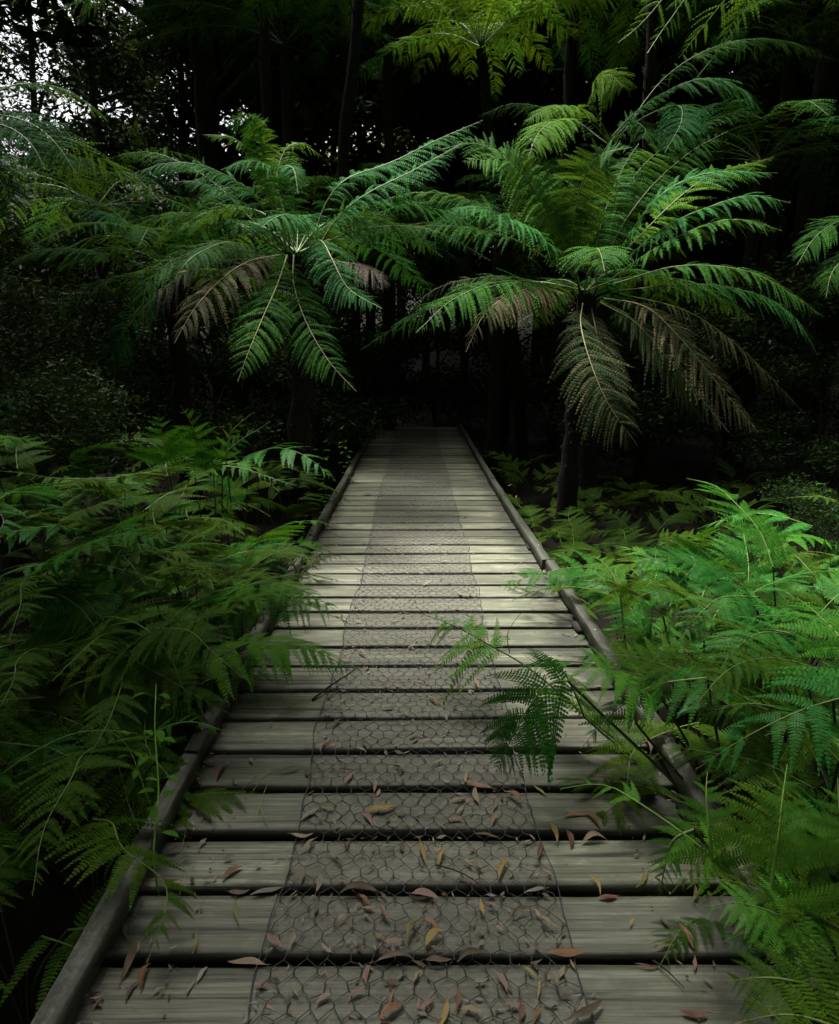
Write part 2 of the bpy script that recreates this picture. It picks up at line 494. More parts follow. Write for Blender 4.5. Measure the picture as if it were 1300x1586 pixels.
def rail(p0, p1, w_, h_, z0, seed):
    """one length of kerb timber, edges worn; returns an object of its own"""
    r = random.Random(seed)
    p0 = np.array(p0); p1 = np.array(p1)
    n = 22
    c = 0.005
    prof = np.array([(-w_ / 2 + c, h_), (w_ / 2 - c, h_), (w_ / 2, h_ - c), (w_ / 2, 0), (-w_ / 2, 0), (-w_ / 2, h_ - c)])
    V = np.zeros((n, 6, 3))
    for i, t in enumerate(np.linspace(0, 1, n)):
        p = p0 + (p1 - p0) * t
        wv = 0.003 * sin(t * 9 + seed)
        V[i, :, 0] = p[0] + prof[:, 0] + wv + np.array([r.uniform(-.004, .004) for _ in range(6)])
        V[i, :, 1] = p[1]
        V[i, :, 2] = z0 + prof[:, 1] + np.array([r.uniform(-.0025, .0025) for _ in range(6)])
    i = np.arange(n - 1)[:, None] * 6; j = np.arange(6)[None, :]; j2 = (j + 1) % 6
    m = MB()
    tone = r.uniform(0.2, 0.8)
    m.add(V.reshape(-1, 3), np.stack([i + j, i + j2, i + 6 + j2, i + 6 + j], -1).reshape(-1, 4), 0, tone)
    m.add(V[0], np.array([[5, 4, 3, 2, 1, 0]]), 0, tone)
    m.add(V[-1], np.array([[0, 1, 2, 3, 4, 5]]), 0, tone)
    return m.build('kerb_rail', M['kerb'], walk)


KZ, KH = 0.026, 0.062
for k, (a, b) in enumerate([((-0.80, -1.5), (-0.815, 2.05)), ((-0.825, 2.07), (-0.835, 5.35)), ((-0.82, 5.37), (-0.82, 9.0)), ((-0.815, 9.02), (-0.81, 12.8))]):
    rail((a[0], a[1]), (b[0], b[1]), 0.058, KH, KZ, k + 1)
for k, (a, b) in enumerate([((0.93, -1.5), (0.935, 2.6)), ((0.93, 2.62), (0.925, 4.25)), ((0.905, 4.27), (0.865, 7.2)), ((0.865, 7.22), (0.86, 12.8))]):
    rail((a[0], a[1]), (b[0], b[1]), 0.06, KH, KZ, k + 11)
y = -1.2
while y < 12.6:                                    # packing blocks that lift the kerbs off the deck
    for sx in (-0.82, 0.9 - 0.004 * max(0, y - 3)):
        bm_ = MB()
        h0, h1 = 0.0035, KZ - 0.0015
        bm_.add([(sx - .03, y - .06, h0), (sx + .03, y - .06, h0), (sx + .03, y + .06, h0), (sx - .03, y + .06, h0),
                 (sx - .03, y - .06, h1), (sx + .03, y - .06, h1), (sx + .03, y + .06, h1), (sx - .03, y + .06, h1)], BOXF)
        bm_.build('packing_block', M['joist'], walk)
    y += 1.5
for (bx_, by_) in ((-0.81, 1.72), (-0.825, 2.5), (0.93, 3.1), (0.91, 4.6), (0.88, 6.4), (-0.82, 5.0)):
    bb = MB()
    bb.tube([(bx_, by_, KZ + KH - 0.003), (bx_, by_, KZ + KH + 0.004), (bx_, by_, KZ + KH + 0.0045)], [0.005, 0.005, 0.0005], 8)
    bb.build('bolt_head', M['steel'], walk)

# wire netting
wm = MB()
CW, RP = 0.0512, 0.0449
ncell = 15
nrow = int((12.75 + 1.2) / RP)
X0 = -ncell * CW / 2


def wob(x, y):
    return (x + 0.011 * sin(y * 1.7) + 0.006 * sin(x * 5 + y * 0.9) + 0.005 * sin(y * 6.1 + x * 9), y + 0.008 * sin(x * 7 + y * 2.1) + 0.005 * sin(x * 17))


def net_z(y):
    k = 0.0
    for gy_ in GAPS:
        if abs(y - gy_) < 0.03: k = -0.004
    return 0.0065 + k


jit = R_.normal(0, 0.0036, (nrow + 2, ncell + 3, 2, 2))
jz = np.abs(R_.normal(0, 0.0028, (nrow + 2, ncell + 3, 2)))


def node(r, c, top):
    """ends of the twisted wire of cell c in row r"""
    xo = X0 + (c + (0.5 if r % 2 else 0.0)) * CW
    yo = -1.2 + r * RP + (0.26 if top else -0.26) * RP
    jx_, jy_ = jit[r, c, int(top)]
    x, y = wob(xo + jx_, yo + jy_)
    return np.array([x, y, net_z(y) + jz[r, c, int(top)]])


P0, P1, RAD = [], [], []
for r in range(nrow):
    for c in range(ncell + (0 if r % 2 else 1)):
        a, b = node(r, c, False), node(r, c, True)
        P0.append(a); P1.append(b); RAD.append(0.0018)
        if r + 1 < nrow:
            for dc in ((0, 1) if r % 2 else (-1, 0)):
                c2 = c + dc
                lim = ncell + (0 if (r + 1) % 2 else 1)
                if 0 <= c2 < lim:
                    P0.append(b); P1.append(node(r + 1, c2, False)); RAD.append(0.00115)
P0 = np.array(P0); P1 = np.array(P1); RAD = np.array(RAD)
D = P1 - P0; D /= np.linalg.norm(D, axis=1)[:, None]
A = np.cross(D, [0, 0, 1.0]); A /= np.linalg.norm(A, axis=1)[:, None]
B = np.cross(D, A)
ang = np.arange(3) * 2 * pi / 3 + 0.5
off = (A[:, None] * np.cos(ang)[None, :, None] + B[:, None] * np.sin(ang)[None, :, None]) * RAD[:, None, None]
V = np.concatenate([P0[:, None] + off, P1[:, None] + off], 1)            # (E,6,3)
fq = np.array([[0, 1, 4, 3], [1, 2, 5, 4], [2, 0, 3, 5]])
wm.add(V.reshape(-1, 3), (np.arange(len(V))[:, None, None] * 6 + fq[None]).reshape(-1, 4))
for sx in (X0 - 0.006, -X0 + 0.006):
    ys = np.linspace(-1.2, 12.7, 300)
    pts = np.array([(wob(sx, y_)[0] + 0.008 * sin(y_ * 5.1 + sx * 3) + 0.005 * sin(y_ * 13 + sx) + 0.003 * sin(y_ * 29), y_, net_z(y_) + 0.004) for y_ in ys])
    wm.tube(pts, 0.0017, 4)
wm.build('wire_netting', M['wire'], walk)
for k in range(26):
    sx = (X0 if k % 2 else -X0) + rnd.uniform(-0.01, 0.01)
    yk = rnd.choice(PLANK_EDGES[9:40]); yk = (yk[0] + yk[1]) / 2 + rnd.uniform(-.05, .05)
    sb = MB()
    sb.tube([(sx - .011, yk, .001), (sx - .010, yk, .0135), (sx + .010, yk + .004, .0135), (sx + .011, yk + .004, .001)], 0.0013, 5)
    sb.build('staple', M['steel'], walk)

# ------------------------------------------------------------------ ferns
def catmull(P, n):
    P = np.asarray(P, float)
    Q = np.vstack([2 * P[0] - P[1], P, 2 * P[-1] - P[-2]])
    seg = len(P) - 1
    out = []
    ts = np.linspace(0, seg, n)
    for t in ts:
        i = min(int(t), seg - 1); u = t - i
        a, b, c, d = Q[i], Q[i + 1], Q[i + 2], Q[i + 3]
        out.append(0.5 * (2 * b + (c - a) * u + (2 * a - 5 * b + 4 * c - d) * u * u + (3 * b - a - 3 * c + d) * u ** 3))
    out = np.array(out)
    L = np.concatenate([[0], np.cumsum(np.linalg.norm(np.diff(out, axis=0), axis=1))])
    s = np.linspace(0, L[-1], n)
    return np.stack([np.interp(s, L, out[:, k]) for k in range(3)], 1), L[-1]


def tpl_treefern(J, wmax, rng):
    """one pinna of unit length along +u: J pairs of small leaflets on a thin midrib"""
    v, f, tone = [], [], []
    n = 0
    for j in range(J):
        u = 0.04 + 0.94 * j / (J - 1)
        l = wmax * (1 - u ** 2.2) ** 0.8 * (0.55 + 0.45 * min(1, u / 0.12)) + 0.012
        hw = 0.40 * 0.94 / (J - 1)
        for s in (-1, 1):
            ll = l * rng.uniform(0.85, 1.08)
            z = rng.uniform(-0.02, 0.01)
            v += [(u - hw * 0.95, 0, 0), (u + hw * 0.95, 0, 0), (u + hw * 0.55 + ll * 0.38, s * ll, z - 0.02), (u - hw * 0.1 + ll * 0.34, s * ll * 0.97, z - 0.02)]
            f.append((n, n + 1, n + 2, n + 3) if s > 0 else (n + 3, n + 2, n + 1, n))
            n += 4
            tone += [rng.uniform(0.2, 0.8)] * 4
    v += [(0, -0.012, .004), (0, 0.012, .004), (1, 0.002, .004), (1, -0.002, .004)]
    f.append((n, n + 1, n + 2, n + 3)); tone += [0.75] * 4
    return np.array(v), np.array(f), np.array(tone)


def tpl_bracken(J, wmax, K, rng):
    """one pinna of unit length: J pairs of toothed leaflets, each K lobes a side"""
    v, f, tone = [], [], []
    n = 0
    for j in range(J):
        u = 0.03 + 0.95 * j / (J - 1)
        l = wmax * (1 - u ** 1.25) ** 0.9 * (0.75 + 0.25 * min(1, u / 0.1)) + 0.010
        hb = 0.47 * 0.95 / (J - 1)
        for s in (-1, 1):
            ll = l * rng.uniform(0.88, 1.08)
            fw = rng.uniform(0.14, 0.30)            # leans towards the tip
            dx, dy = fw, s * sqrt(1 - fw * fw)
            px_, py_ = -dy, dx                      # across the leaflet
            bend = rng.uniform(-0.10, 0.02)
            tn = rng.uniform(0.15, 0.85)
            kk = K if ll > 0.05 else max(1, K // 2)
            for k in range(kk):
                q0, q1 = k / kk, (k + 1) / kk
                h0 = hb * (1 - 0.75 * q0 ** 1.3)
                for sd in (-1, 1):
                    def P(q, h):
                        a = ll * q
                        return (u + dx * a + px_ * h * sd, dy * a + py_ * h * sd, bend * a * q - 0.12 * abs(h))
                    if kk == 1:
                        v += [P(0, 0), P(1, 0), P(0.75, h0 * 0.35), P(0.05, h0)]
                    else:
                        v += [P(q0, 0), P(q1, 0), P(q0 + (q1 - q0) * 1.02, h0 * 0.72), P(q0 + (q1 - q0) * 0.32, h0)]
                    f.append((n, n + 1, n + 2, n + 3)); n += 4
                    tone += [tn] * 4
    v += [(0, -0.010, .003), (0, 0.010, .003), (1, 0.002, .003), (1, -0.002, .003)]
    f.append((n, n + 1, n + 2, n + 3)); tone += [0.85] * 4
    return np.array(v), np.array(f), np.array(tone)


_rt = np.random.RandomState(5)
TPL_TF = [tpl_treefern(15, 0.082, _rt) for _ in range(3)]
TPL_TF_FAR = [tpl_treefern(9, 0.07, _rt) for _ in range(2)]
TPL_BR = [tpl_bracken(19, 0.165, 3, _rt) for _ in range(3)]
TPL_BR_MID = [tpl_bracken(18, 0.16, 1, _rt) for _ in range(3)]


def frond(mb, path, hint, pairs, lmax, tpls, shape='fern', t0=0.1, droop=0.25, ang=72, curl=0.12, lift=0.1, r0=0.008, seed=0, n=26, sparse=0.0, jitter=1.0, matl=0, matr=1, rsides=5):
    rng = np.random.RandomState(seed)
    C, L = catmull(path, n)
    T = np.gradient(C, axis=0); T /= np.linalg.norm(T, axis=1)[:, None] + 1e-9
    hint = np.asarray(hint, float)
    Sd = np.cross(T, hint)
    nn = np.linalg.norm(Sd, axis=1)
    for i in range(1, n):                                   # keep the blade's side steady where the hint fails
        if nn[i] < 0.25 or np.dot(Sd[i], Sd[i - 1]) < 0:
            Sd[i] = Sd[i - 1] - T[i] * np.dot(Sd[i - 1], T[i])
    Sd /= np.linalg.norm(Sd, axis=1)[:, None] + 1e-9
    N = np.cross(Sd, T)
    mb.tube(C, np.linspace(r0, r0 * 0.2, n), rsides, matr, 0.5)
    ts = t0 + (0.985 - t0) * (np.arange(pairs) / (pairs - 1)) ** (0.95 if shape == 'fern' else 0.85)
    G = np.array([0, 0, -1.0])
    for ti in range(len(tpls)):
        tv, tf, tt = tpls[ti]
        org, DD, WW, NN, LL, TT, DR, tone = [], [], [], [], [], [], [], []
        for i, t in enumerate(ts):
            for s in (-1, 1):
                if rng.randint(len(tpls)) != ti and len(tpls) > 1: continue
                if rng.rand() < sparse: continue
                x = (t - t0) / (1 - t0)
                if shape == 'fern':
                    l = lmax * (0.35 + 0.65 * min(1, x / 0.3)) * max(0.02, 1 - max(0, (x - 0.45) / 0.55) ** 1.7) ** 0.9
                else:
                    l = lmax * (1 - x ** 0.95) ** 0.95 + 0.02 * lmax
                    if i == 0: l *= 0.9
                l *= 1 + 0.10 * rng.randn() * jitter * 0.6
                tt_ = min(0.999, max(0, t + rng.uniform(-.4, .4) / pairs * 0.5))
                k = tt_ * (n - 1); i0 = min(int(k), n - 2); fr = k - i0
                p = C[i0] * (1 - fr) + C[i0 + 1] * fr
                a = radians(ang - 22 * x + 5 * rng.randn() * jitter)
                lf = lift + 0.10 * rng.randn() * jitter
                d = cos(a) * T[i0] + sin(a) * s * Sd[i0] + lf * N[i0]
                d /= np.linalg.norm(d)
                nv = N[i0] + 0.18 * rng.randn(3) * jitter
                nv -= d * np.dot(nv, d); nv /= np.linalg.norm(nv)
                org.append(p); DD.append(d); NN.append(nv); WW.append(np.cross(nv, d)); LL.append(l); TT.append(T[i0]); DR.append(droop * (1 + 0.35 * rng.randn() * jitter))
                tone.append(0.12 * rng.randn() * jitter)
        if not org: continue
        org, DD, WW, NN, TT = map(np.array, (org, DD, WW, NN, TT)); LL = np.array(LL); DR = np.array(DR); tone = np.array(tone)
        u, v, w_ = tv[:, 0], tv[:, 1], tv[:, 2]
        u2 = u * u
        V = (DD[:, None] * u[None, :, None] + WW[:, None] * v[None, :, None] + NN[:, None] * w_[None, :, None]
             + G[None, None] * (DR[:, None] * u2[None])[..., None] + TT[:, None] * (curl * u2[None])[..., None])
        V = org[:, None] + V * LL[:, None, None]
        F = (np.arange(len(org))[:, None, None] * len(tv) + tf[None]).reshape(-1, 4)
        mb.add(V.reshape(-1, 3), F, matl, np.clip((tt[None] + tone[:, None]).ravel(), 0, 1))
    return C


HINT = (0, -0.35, 0.94)


def pts(*a):
    return [at(*p) for p in a]


def hts(*a):
    return [on_plane(*p) for p in a]           # pixel and height over the deck


def tree_fern(name, crown_px, Y, label, fronds, trunk_r=0.085, cat='tree fern', group=None, seed=0, lean=(0, 0), trunk_bottom=None):
    c = at(crown_px[0], crown_px[1], Y)
    bx, by = c[0] + lean[0], c[1] + lean[1]
    gz = float(ground_z(bx, by))
    root = empty(name, (bx, by, gz), label, cat, group)
    o = np.array([bx, by, gz])
    t = MB()
    rr = np.random.RandomState(seed + 99)
    K = 16
    P = []
    for i in range(K):
        f = i / (K - 1)
        P.append(o + (c - o) * f + np.array([0.015 * rr.randn(), 0.015 * rr.randn(), 0]))
    P[0][2] -= 0.15
    t.tube(np.array(P), np.linspace(trunk_r * 1.35, trunk_r, K) * (1 + 0.1 * rr.randn(K)), 11)
    for _ in range(70):                                     # stubs of old leaf bases
        f = rr.uniform(0.03, 1.0); a = rr.uniform(0, 2 * pi)
        b = o + (c - o) * f + trunk_r * 0.85 * np.array([cos(a), sin(a), 0])
        e = b + np.array([cos(a) * 0.05, sin(a) * 0.05, 0.10 if f > 0.6 else -0.02])
        t.tube([b, (b + e) / 2 + [0, 0, .01], e], [0.016, 0.012, 0.004], 4)
    t.build('trunk', M['fern_trunk'], root, origin=o)
    for k, fr in enumerate(fronds):
        mat, path, kw = fr[0], fr[1], dict(fr[2]) if len(fr) > 2 else {}
        lb = kw.pop('label', None)
        far = kw.pop('far', False)
        hint = kw.pop('hint', HINT)
        kw.setdefault('pairs', 48); kw.setdefault('lmax', 0.32)
        rach = kw.pop('rachis', 'rachis_green')
        m = MB()
        frond(m, path, hint, tpls=TPL_TF_FAR if far else TPL_TF, seed=seed * 31 + k, n=22, **kw)
        ob = m.build('frond' if mat not in ('treefern_dead', 'treefern_brown') else 'withered_frond', [M[mat], M[rach]], root, origin=o)
        if lb: ob['label'] = lb
    return root


def fan(c, n, L, seed, el=(35, 70), mats=('treefern',), lmax=0.3, az=(0, 360), far=True, arch=0.9, pairs=36, lens=(0.75, 1.1)):
    """fronds that arch out of a crown all round"""
    r = random.Random(seed)
    out = []
    for i in range(n):
        a = radians(az[0] + (az[1] - az[0]) * (i + r.uniform(-.35, .35)) / n)
        e = radians(r.uniform(*el)); l = L * r.uniform(*lens)
        d = np.array([cos(a), sin(a), 0])
        P = []
        for t in (0, 0.25, 0.5, 0.75, 1.0):
            h = l * (cos(e) * t + 0.25 * t * t)
            z = l * (sin(e) * t - arch * t * t * (0.55 + 0.35 * sin(e)))
            P.append(np.asarray(c) + d * h + np.array([0, 0, z]))
        out.append((r.choice(mats), P, dict(far=far, lmax=lmax, pairs=pairs, hint=(0, 0, 1), droop=0.35, rsides=3)))
    return out


# ---- the big tree fern right of the walk
Y = 6.8
RF = [
    ('treefern', pts((893, 440, 6.8), (886, 370, 6.75), (897, 300, 6.7), (925, 243, 6.55), (978, 228, 6.3)), dict(lmax=0.36, hint=(0.1, -0.8, 0.5), droop=0.22, ang=100, curl=-0.02, pairs=56)),
    ('treefern', pts((925, 445, 6.7), (923, 390, 6.7), (940, 320, 6.8), (968, 255, 6.9), (990, 222, 7.0)), dict(lmax=0.26, hint=(-0.6, -0.6, 0.4), droop=0.22, ang=98, curl=-0.02, pairs=56)),
    ('treefern', pts((930, 430, 6.9), (958, 360, 7.0), (1008, 290, 7.1), (1070, 235, 7.2), (1128, 203, 7.2)), dict(lmax=0.34, hint=(0, -0.75, 0.6), droop=0.3, ang=92, curl=0.0, pairs=56)),
    ('treefern_blue', pts((935, 430, 6.7), (970, 372, 6.5), (1020, 305, 6.3), (1095, 268, 6.2), (1205, 268, 6.1)), dict(lmax=0.32, droop=0.35)),
    ('treefern_yellow', pts((940, 415, 6.8), (985, 372, 6.7), (1045, 312, 6.7), (1105, 270, 6.8), (1200, 243, 7.0)), dict(lmax=0.30, droop=0.35)),
    ('treefern_blue', pts((945, 425, 6.6), (1025, 355, 6.2), (1105, 318, 5.9), (1165, 303, 5.7), (1225, 314, 5.6)), dict(lmax=0.28, droop=0.5)),
    ('treefern', pts((950, 430, 6.5), (1020, 382, 6.1), (1100, 346, 5.8), (1155, 341, 5.6), (1212, 357, 5.5)), dict(lmax=0.26, droop=0.5)),
    ('treefern', pts((905, 455, 6.7), (913, 415, 6.3), (922, 386, 5.8), (930, 391, 5.4), (937, 420, 5.1)), dict(lmax=0.30, droop=0.45, hint=(0, 0, 1), lift=0.15, t0=0.3)),
    ('treefern', pts((890, 430, 6.8), (868, 366, 6.7), (832, 300, 6.6), (786, 248, 6.5), (716, 250, 6.4)), dict(lmax=0.40, droop=0.3, hint=(0, -0.7, 0.7), ang=90, curl=0.0, pairs=56)),
    ('treefern', pts((888, 430, 6.9), (850, 340, 7.0), (800, 262, 7.1), (740, 222, 7.2), (680, 232, 7.3)), dict(lmax=0.36, droop=0.25, hint=(0, -0.6, 0.8))),
    ('treefern_blue', pts((885, 425, 6.7), (840, 370, 6.4), (790, 338, 6.1), (740, 322, 5.9), (692, 326, 5.7)), dict(lmax=0.30, droop=0.45)),
    ('treefern', pts((880, 420, 6.9), (805, 352, 6.9), (720, 308, 6.9), (650, 298, 6.9), (585, 312, 6.9)), dict(lmax=0.28, droop=0.5)),
    ('treefern', pts((875, 420, 6.8), (800, 372, 6.7), (700, 350, 6.6), (625, 355, 6.5), (555, 372, 6.4)), dict(lmax=0.24, droop=0.55)),
    ('treefern', pts((890, 465, 6.7), (840, 440, 6.2), (770, 437, 5.7), (700, 465, 5.3), (645, 515, 5.0)), dict(lmax=0.30, droop=0.55, hint=(0.1, -0.5, 0.85))),
    ('treefern_brown', pts((892, 470, 6.7), (850, 448, 6.2), (800, 452, 5.8), (752, 485, 5.4), (722, 545, 5.2)), dict(lmax=0.22, droop=0.7, label='drooping frond gone brown at its tip', rachis='rachis_pale')),
    ('treefern_brown', pts((880, 460, 6.9), (800, 430, 6.9), (730, 432, 6.9), (680, 445, 6.9), (640, 472, 6.9)), dict(lmax=0.18, droop=0.7, sparse=0.2)),
    ('treefern_brown', pts((903, 470, 6.7), (900, 505, 6.3), (918, 570, 5.9), (945, 630, 5.7), (988, 690, 5.6)), dict(lmax=0.36, droop=0.45, hint=(0.1, -0.9, 0.3), label='brown withered frond hanging in front of the trunk', rachis='rachis_pale')),
    ('treefern_brown', pts((935, 462, 6.7), (1000, 475, 6.3), (1055, 525, 6.0), (1112, 595, 5.8), (1176, 670, 5.7)), dict(lmax=0.32, droop=0.45, pairs=56, hint=(0.5, -0.7, 0.5), label='brown withered frond hanging low to the right', rachis='rachis_pale')),
    ('treefern_brown', pts((930, 468, 6.7), (985, 500, 6.4), (1035, 555, 6.2), (1085, 615, 6.1), (1130, 670, 6.0)), dict(lmax=0.27, droop=0.5, pairs=54, hint=(0.5, -0.7, 0.5), sparse=0.05, rachis='rachis_pale')),
    ('treefern', pts((950, 440, 6.8), (1050, 412, 6.5), (1150, 418, 6.2), (1215, 448, 6.0), (1275, 490, 5.9)), dict(lmax=0.24, droop=0.55)),
    ('treefern_brown', pts((960, 455, 6.9), (1060, 480, 6.8), (1130, 525, 6.7), (1190, 580, 6.7), (1250, 645, 6.7)), dict(lmax=0.18, droop=0.8, sparse=0.2)),
    ('treefern_blue', pts((960, 450, 7.0), (1080, 440, 7.0), (1170, 455, 6.9), (1230, 490, 6.8), (1268, 552, 6.7)), dict(lmax=0.24, droop=0.6)),
]
RF += [
    ('treefern', pts((915, 440, 6.9), (912, 360, 7.0), (918, 290, 7.1), (935, 235, 7.2), (962, 200, 7.2)), dict(lmax=0.30, hint=(0, -0.9, 0.3), droop=0.25, ang=95, pairs=54)),
    ('treefern_yellow', pts((922, 435, 7.0), (945, 345, 7.1), (985, 270, 7.2), (1035, 225, 7.3), (1085, 212, 7.3)), dict(lmax=0.28, hint=(0, -0.75, 0.6), droop=0.3, ang=90, pairs=54)),
    ('treefern', pts((898, 440, 6.9), (875, 350, 7.0), (848, 285, 7.1), (815, 245, 7.1), (770, 230, 7.1)), dict(lmax=0.28, hint=(0, -0.75, 0.6), droop=0.3, ang=90, pairs=54)),
    ('treefern_brown', pts((915, 470, 6.8), (925, 520, 6.5), (935, 575, 6.3), (945, 620, 6.2), (955, 660, 6.2)), dict(lmax=0.26, droop=0.4, hint=(-0.1, -0.9, 0.3), rachis='rachis_pale', pairs=52)),
    ('treefern_brown', pts((930, 465, 6.9), (975, 490, 6.8), (1015, 530, 6.7), (1050, 585, 6.6), (1080, 640, 6.6)), dict(lmax=0.24, droop=0.5, hint=(0.4, -0.7, 0.5), pairs=52)),
]
RF += fan(at(908, 450, 6.85), 6, 2.2, 71, (12, 38), ('treefern', 'treefern_blue'), 0.32, (10, 170), far=False, pairs=42)
tree_fern('tree_fern', (908, 455), 6.8, 'large tree fern right of the boardwalk with brown fronds hanging below its crown', RF, seed=1, lean=(-0.08, 0.05))

# ---- the tree fern left of the walk
LF = [
    ('treefern_blue', pts((478, 385, 6.2), (497, 372, 5.8), (515, 402, 5.4), (540, 447, 5.2), (592, 478, 5.0)), dict(lmax=0.25, droop=0.4, hint=(0.3, -0.7, 0.7), t0=0.12, rachis='rachis_pale')),
    ('treefern_blue', pts((482, 390, 6.2), (474, 352, 5.9), (450, 332, 5.6), (425, 338, 5.4), (405, 352, 5.2)), dict(lmax=0.24, droop=0.5, t0=0.2)),
    ('treefern_blue', pts((485, 385, 6.3), (500, 325, 6.4), (535, 278, 6.5), (605, 252, 6.7), (680, 215, 6.9), (748, 186, 7.1)), dict(lmax=0.30, droop=0.55, pairs=56)),
    ('treefern_blue', pts((490, 388, 6.1), (525, 335, 6.1), (572, 298, 6.1), (640, 264, 6.2), (716, 222, 6.3)), dict(lmax=0.28, droop=0.55)),
    ('treefern', pts((455, 395, 6.1), (455, 440, 5.6), (475, 500, 5.2), (510, 560, 4.95), (552, 606, 4.8)), dict(lmax=0.25, droop=0.35, hint=(0.1, -0.9, 0.4), rachis='rachis_pale')),
    ('treefern', pts((445, 395, 6.1), (430, 440, 5.55), (408, 490, 5.15), (385, 545, 4.85), (368, 592, 4.7)), dict(lmax=0.27, droop=0.3, hint=(0, -0.9, 0.4), rachis='rachis_pale')),
    ('treefern_brown', pts((435, 395, 6.1), (385, 405, 5.6), (340, 435, 5.3), (300, 480, 5.05), (270, 532, 4.9)), dict(lmax=0.26, droop=0.5, hint=(-0.2, -0.8, 0.5), rachis='rachis_pale')),
    ('treefern', pts((430, 395, 6.2), (330, 385, 5.9), (260, 408, 5.7), (225, 450, 5.6), (222, 512, 5.5)), dict(lmax=0.28, droop=0.4, hint=(-0.2, -0.6, 0.7))),
    ('treefern', pts((425, 395, 6.2), (360, 375, 5.8), (315, 388, 5.4), (290, 405, 5.2), (272, 430, 5.1)), dict(lmax=0.22, droop=0.5)),
    ('treefern_dead', pts((425, 400, 6.2), (330, 405, 5.9), (285, 425, 5.8), (250, 450, 5.7), (220, 478, 5.7)), dict(lmax=0.16, droop=0.8, sparse=0.25, label='grey dead frond', rachis='rachis_pale', t0=0.45)),
    ('treefern_dead', pts((470, 400, 6.3), (520, 405, 6.1), (555, 410, 6.0), (585, 422, 5.9), (604, 442, 5.9)), dict(lmax=0.17, droop=0.7, sparse=0.2, label='grey dead frond', rachis='rachis_pale', t0=0.4)),
    ('treefern_blue', pts((445, 385, 6.3), (412, 290, 6.3), (396, 225, 6.2), (385, 185, 6.0), (345, 188, 5.8)), dict(lmax=0.17, droop=0.5, t0=0.3)),
    ('treefern', pts((450, 385, 6.3), (415, 280, 6.4), (405, 215, 6.3), (392, 185, 6.1), (365, 166, 5.9)), dict(lmax=0.17, droop=0.6, t0=0.35)),
    ('treefern', pts((445, 385, 6.2), (415, 290, 6.2), (390, 240, 6.1), (360, 213, 6.0), (313, 208, 5.9)), dict(lmax=0.16, droop=0.5, t0=0.35)),
    ('treefern_blue', pts((450, 390, 6.2), (440, 310, 6.0), (415, 258, 5.8), (380, 250, 5.7), (342, 263, 5.6)), dict(lmax=0.22, droop=0.5)),
    ('treefern_blue', pts((445, 390, 6.3), (395, 305, 6.2), (330, 262, 6.1), (265, 252, 6.0), (195, 272, 5.9)), dict(lmax=0.22, droop=0.5)),
    ('treefern_blue', pts((440, 390, 6.1), (400, 330, 5.9), (350, 300, 5.7), (305, 282, 5.6), (262, 282, 5.6)), dict(lmax=0.17, droop=0.5)),
    ('treefern_yellow', pts((460, 385, 6.4), (430, 290, 6.6), (440, 235, 6.8), (465, 221, 6.9), (500, 243, 7.0)), dict(lmax=0.22, droop=0.6)),
    ('treefern', pts((435, 390, 6.5), (340, 290, 6.7), (260, 243, 6.8), (205, 236, 6.9), (152, 252, 7.0)), dict(lmax=0.22, droop=0.5)),
    ('treefern_blue', pts((455, 385, 6.3), (455, 300, 6.3), (440, 260, 6.2), (455, 262, 5.9), (462, 300, 5.7)), dict(lmax=0.16, droop=0.5)),
    ('treefern', pts((480, 390, 6.4), (540, 360, 6.4), (600, 350, 6.4), (650, 352, 6.4), (690, 362, 6.4)), dict(lmax=0.2, droop=0.5)),
    ('treefern', pts((440, 390, 6.5), (350, 340, 6.7), (270, 330, 6.8), (210, 350, 6.9), (170, 390, 7.0)), dict(lmax=0.24, droop=0.5)),
    ('treefern', pts((440, 392, 6.5), (380, 350, 6.8), (320, 340, 7), (260, 360, 7.1), (230, 400, 7.2)), dict(lmax=0.24, droop=0.5)),
]
LF += fan(at(460, 392, 6.3), 10, 1.9, 72, (30, 65), ('treefern', 'treefern_blue'), 0.28, (0, 190), far=False, pairs=42)
tree_fern('tree_fern', (460, 398), 6.25, 'tree fern left of the boardwalk with two grey dead fronds in its crown', LF, seed=2, lean=(-0.1, 0.1))

